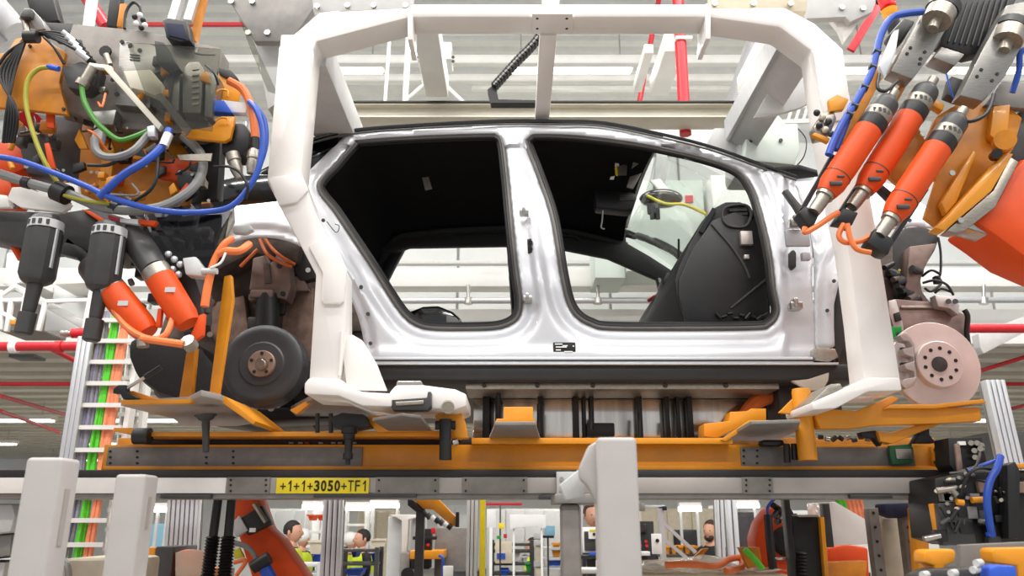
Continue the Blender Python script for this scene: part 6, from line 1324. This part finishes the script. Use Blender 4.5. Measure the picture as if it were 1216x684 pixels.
hose('grey_hose', [(274, 644, 3.8), (290, 648, 3.8), (300, 656, 3.8), (304, 664, 3.8)], 0.012, 'grey_cable', t); rod('flange', (300, 674, 3.8), (320, 662, 3.8), 0.03, 'black_plastic', t); rod('blue_hose', (312, 670, 3.82), (326, 696, 3.82), 0.03, 'blue_plastic', t); hose('orange_cable', [(278, 668, 3.8), (292, 666, 3.8), (280, 684, 3.8)], 0.010, 'orange_cable', t)
G().lathe((P(340, 684, 4.0).x, 4.05, 0), (P(340, 684, 4.0).x, 4.05, 1.2), [(0, .3), (.06, .3), (.08, .2), (1.1, .16)], 20).out('pedestal', 'orange', t)
slab('vest_green_tag', [(277, 654), (284, 650), (290, 662), (278, 664)], 3.86, .02, 'yellow_cable', t)
# right robot cluster
t = thing('industrial_robot', P(930, 684, 4.2), 'orange robot with round joint behind the black slide unit', 'robot')
slab('shoulder', [(896, 640), (902, 620), (914, 604), (926, 598), (934, 606), (940, 622), (944, 690), (908, 690), (900, 664)], 4.2, 0.16, 'orange', t, 0.02); G().lathe(P(934, 642, 4.18), P(934, 642, 4.3), [(0, .06), (.0, .115), (.02, .12), (.1, .12)], 28).out('joint_ring', 'orange', t); G().lathe(P(934, 643, 4.14), P(934, 643, 4.2), [(0, .05), (.02, .075), (.05, .075)], 24).out('joint_cap', 'black_plastic', t)
hose('black_conduit', [(912, 612, 4.1), (914, 640, 4.08), (918, 676, 4.1)], 0.022, 'black_plastic', t); hose('blue_hose', [(912, 612, 4.1), (912, 602, 4.1), (920, 592, 4.1)], 0.008, 'blue_hose', t)
slab('lower_arm', [(984, 650), (1004, 646), (1032, 650), (1034, 690), (980, 690)], 4.5, 0.16, 'orange', t, 0.02); slab('amber_foot', [(986, 668), (1030, 666), (1028, 692), (984, 692)], 4.35, 0.1, 'amber_dark', t); G().lathe((P(960, 684, 4.5).x, 4.6, 0), (P(960, 684, 4.5).x, 4.6, 1.1), [(0, .32), (.06, .32), (.08, .22), (1.0, .2)], 20).out('pedestal', 'orange', t)
t = thing('slide_unit', P(960, 684, 3.6), 'black vertical slide unit with amber side rails', 'machine'); pbox('body', 946, 612, 980, 740, 3.6, .12, 'black_plastic', t, 0.006); slab('amber_rail', [(974, 614), (979, 614), (985, 690), (980, 690)], 3.57, .04, 'amber', t); slab('amber_rail', [(936, 618), (940, 618), (941, 638), (938, 638)], 3.6, .04, 'amber', t); pbox('dark_post', 938, 592, 945, 740, 3.55, .05, 'black_plastic', t); pbox('post', 980, 598, 988, 650, 3.7, .05, 'dark_grey', t)
for i in range(9): G().lathe(P(951, 655 + i * 4, 3.56), P(951, 659 + i * 4, 3.56), [(0, .02), (.007, .028), (.014, .02)], 12).out('bellows_fold', 'black_plastic', t)
for i in range(10): G().cyl(P(918 + (i * 7) % 24, 600 + (i * 5) % 22, 3.7), P(924 + (i * 7) % 24, 604 + (i * 3) % 20, 3.72), 0.014).out('fitting', ('black_plastic', 'dark_grey', 'steel')[i % 3], t)
pbox('silver_rail', 948, 611, 972, 614, 3.57, .05, 'brushed', t); slab('amber_bracket', [(878, 650), (902, 650), (905, 668), (890, 676)], 4.0, .05, 'amber_dark', t); hose('green_hose', [(884, 652, 3.95), (896, 664, 3.95), (906, 676, 3.95)], 0.014, 'lime_cable', t)
pbox('cylinder_rod', 923, 662, 938, 665, 3.6, .03, 'steel', t)
simple('white_guard', 'white folded guard panel behind the black slide unit', 'guard', 'white_paint', G().slab([(984, 596), (992, 596), (1030, 618), (1032, 646), (988, 648)], 4.0, 0.3)); 
t = thing('cable_drop', P(1012, 600, 4.6), 'short run of green and orange cables right of the slide unit', 'cables')
for i, m in enumerate(('lime_cable', 'lime_cable', 'salmon_cable', 'salmon_cable', 'salmon_cable', 'salmon_cable')): hose('cable', [(996 + i * 5 - 3, 585, 4.6), (998 + i * 5, 604, 4.6), (1002 + i * 5, 622, 4.6)], 0.018, m, t)
for x0, x1, lab in ((1031, 1046, 'left drilled linear rail beside the beige panel'), (1070, 1082, 'right drilled linear rail beside the beige panel')):
    t = thing('linear_rail', P((x0 + x1) / 2, 684, 3.4), lab, 'rail'); slab('rail', [(x0, 604), (x0 + 12, 603), (x1 + 9, 700), (x0 + 12, 700)], 3.4, .05, 'plate_grey', t, 0.003); bolts('rail_hole', [(x0 + 6 + i * 2.3, 609 + i * 17) for i in range(5)], 3.4, 0.006, 'ink', t, 0.003)
simple('beige_panel', 'beige slanted panel between the two linear rails', 'panel', 'beige', G().slab([(1046, 606), (1068, 606), (1080, 700), (1054, 700)], 3.5, 0.03)); simple('navy_cover', 'dark navy cover above the right linear rail', 'cover', 'cloth_navy', G().slab([(1050, 598), (1082, 597), (1083, 612), (1066, 616), (1052, 610)], 3.38, 0.1), 0.01)
simple('amber_bracket', 'amber angled bracket right of the linear rails', 'bracket', 'amber', G().slab([(1085, 603), (1098, 600), (1103, 640), (1106, 690), (1092, 690), (1088, 640)], 3.3, 0.06))
# black manipulator at the right edge
t = thing('black_manipulator', P(1165, 650, 2.7), 'black manipulator with blue hose at the right edge under the brake disc', 'manipulator')
slab('rear_box', [(1126, 520), (1166, 519), (1172, 548), (1134, 560), (1128, 552)], 2.8, 0.1, 'black_plastic', t, 0.004); slab('copper_face', [(1134, 527), (1140, 526), (1144, 556), (1138, 560)], 2.79, .02, 'rust_steel', t); pbox('white_label', 1138.5, 524, 1147, 528.5, 2.79, .01, 'paper', t, 0)
for x, y in ((1153, 526), (1160, 526), (1164, 528), (1164, 533), (1157, 535), (1158, 543)): G().cyl(P(x, y, 2.77), P(x + 2, y + 1, 2.81), 0.009).out('brass_fitting', 'brushed', t)
slab('main_body', [(1110, 568), (1150, 560), (1216, 558), (1240, 560), (1240, 650), (1142, 648), (1116, 640), (1112, 600)], 2.74, 0.2, 'black_plastic', t, 0.006)
slab('side_plate', [(1114, 598), (1150, 592), (1160, 646), (1120, 648)], 2.72, .03, 'dark_grey', t, 0.003); slab('copper_plate', [(1161, 571), (1175, 570), (1176, 584), (1164, 585)], 2.72, .02, 'rust_steel', t); slab('slot', [(1181, 567), (1204, 566), (1204, 580), (1182, 582)], 2.735, .01, 'ink', t, 0); pbox('bright_edge', 1181, 582, 1202, 585, 2.73, .02, 'brushed', t)
slab('upper_arm', [(1196, 552), (1206, 548), (1212, 560), (1210, 640), (1198, 640)], 2.68, .05, 'black_plastic', t, 0.004); slab('amber_end', [(1206, 551), (1240, 548), (1240, 556), (1208, 556)], 2.7, .04, 'amber', t); slab('copper_plate', [(1210, 572), (1240, 570), (1240, 586), (1211, 585)], 2.7, .04, 'rust_steel', t)
for i, (x, y) in enumerate(((1127, 570), (1134, 569), (1140, 567), (1125, 580), (1130, 584), (1136, 578), (1143, 578), (1131, 592), (1150, 591), (1113, 583), (1148, 562), (1154, 563), (1190, 594), (1203, 594), (1126, 598), (1137, 604), (1128, 608), (1205, 630))): G().cyl(P(x - 1.5, y, 2.70), P(x + 2, y + (i % 3) - 1, 2.73), 0.006, n=8).out('fitting', ('beige', 'steel', 'mid_grey')[i % 3], t)
for a, b in (((1112, 583), (1132, 580)), ((1130, 581), (1136, 588))): rod('steel_link', (*a, 2.7), (*b, 2.7), 0.010, 'brushed', t)
for a, b in (((1136, 596), (1144, 597)), ((1154, 594), (1172, 593))): rod('amber_pin', (*a, 2.7), (*b, 2.7), 0.010, 'amber', t)
hose('blue_hose', [(1188, 542, 2.68), (1184, 556, 2.66), (1176, 570, 2.66), (1172, 590, 2.66), (1174, 614, 2.67), (1178, 636, 2.7)], 0.012, 'blue_hose', t, 10); hose('blue_hose', [(1186, 546, 2.7), (1168, 552, 2.7), (1150, 560, 2.72)], 0.006, 'blue_hose', t); hose('black_cable', [(1164, 538, 2.72), (1160, 552, 2.68), (1148, 568, 2.68), (1140, 588, 2.7)], 0.005, 'black_plastic', t); hose('black_cable', [(1180, 558, 2.68), (1162, 556, 2.66), (1146, 566, 2.68)], 0.005, 'black_plastic', t); pbox('blue_clip', 1173, 620, 1180, 624, 2.69, .02, 'blue_plastic', t); pbox('blue_clip', 1174, 632, 1180, 637, 2.69, .02, 'blue_plastic', t)
slab('amber_strip', [(1107, 598), (1111, 598), (1117, 632), (1113, 632)], 2.75, .03, 'amber', t); rod('lever_bolt', (1097, 640, 2.72), (1116, 636, 2.72), 0.010, 'steel', t); G().box((P(1165, 600, 2.8).x, 2.8, 0), (P(1200, 600, 2.8).x, 2.9, P(1165, 640, 2.8).z)).out('stand', 'dark_grey', t)
rnd = random.Random(5)
for i in range(34):
    x = rnd.uniform(1116, 1212); y = rnd.uniform(562, 640); m_ = rnd.choice(('black_plastic', 'dark_grey', 'ink', 'black_plastic', 'mid_grey'))
    if i % 2: pbox('module', x - rnd.uniform(3, 10), y - rnd.uniform(2, 9), x + rnd.uniform(3, 10), y + rnd.uniform(2, 9), 2.715, 0.03, m_, t, 0.002)
    else: rod('cable', (x, y, 2.7), (x + rnd.uniform(-14, 14), y + rnd.uniform(-16, 16), 2.7), rnd.uniform(.003, .008), m_, t, n=8)
t = thing('clamp_fixture', P(1150, 684, 1.7), 'blurred amber clamps on a grey plate in the bottom right corner', 'fixture')
slab('grey_plate', [(1141, 647), (1230, 643), (1230, 760), (1144, 760)], 1.78, .02, 'plate_grey', t); slab('amber_clamp', [(1098, 656), (1102, 653), (1132, 652), (1136, 656), (1134, 668), (1122, 672), (1122, 690), (1112, 690), (1110, 672), (1098, 668)], 1.7, .05, 'amber', t, 0.006); slab('amber_clamp', [(1178, 654), (1182, 651), (1240, 650), (1240, 700), (1212, 700), (1208, 672), (1180, 668)], 1.7, .05, 'amber', t, 0.006)
slab('blue_handle', [(1176, 674), (1186, 671), (1208, 672), (1210, 700), (1176, 700)], 1.62, .04, 'blue_plastic', t, 0.006); slab('dark_base', [(1090, 684), (1110, 676), (1176, 674), (1180, 700), (1090, 700)], 1.66, .06, 'dark_grey', t, 0.006)
for x, y in ((1098, 682), (1132, 680), (1158, 676), (1162, 668)): G().cyl(P(x - 3, y + 1, 1.63), P(x + 3, y, 1.64), 0.007, n=10).out('knob', 'light_grey', t)
a, b = P(1095, 700, 1.68), P(1220, 700, 1.68); G().box((a.x, 1.68, 0), (b.x, 1.8, a.z)).out('pedestal', 'dark_grey', t)
# white machine cover far left bottom
t = thing('machine_cover', P(100, 684, 3.2), 'pale cover with a bent grey pipe between the two left posts', 'cover'); floorbox(G(), 62, 140, 664, 3.2, .4).out('cover', 'beige', t, 0.02); hose('bent_pipe', [(74, 664, 3.15), (80, 672, 3.12), (82, 690, 3.12)], 0.012, 'mid_grey', t)
t = thing('grey_machine', P(10, 684, 3.0), 'pale grey machine with sloping hood at the lower left edge', 'machine'); slab('hood', [(-60, 600), (14, 598), (18, 612), (12, 632), (-60, 640)], 3.0, .3, 'light_grey', t, 0.01); slab('lower_body', [(-60, 640), (14, 634), (12, 660), (-60, 668)], 3.05, .3, 'mid_grey', t, 0.01); floorbox(G(), -60, 6, 668, 3.1, .25).out('plinth', 'light_grey', t)
# yellow hose and black tool head seen through the windscreen
t = thing('far_tool_head', P(780, 240, 5.6), 'black tool head with yellow hose beyond the windscreen', 'tool head'); G().sph(P(785, 236, 5.6), 0.17, 16, 10, (1, .6, .42)).out('head', 'black_gloss', t); hose('yellow_hose', [(768, 232, 5.45), (790, 242, 5.42), (812, 243, 5.42), (838, 254, 5.42)], 0.012, 'yellow_cable', t)
for i in range(4): rod('hanging_plug', (771 + i * 3, 242, 5.55), (772 + i * 3, 254 + (i % 2) * 6, 5.55), 0.02, 'black_plastic', t)
slab('white_wing', [(772, 214), (784, 212), (806, 240), (796, 240)], 5.7, .03, 'paper', t); slab('mount_arm', [(776, 222), (790, 222), (794, 165), (782, 165)], 5.75, .05, 'light_grey', t)
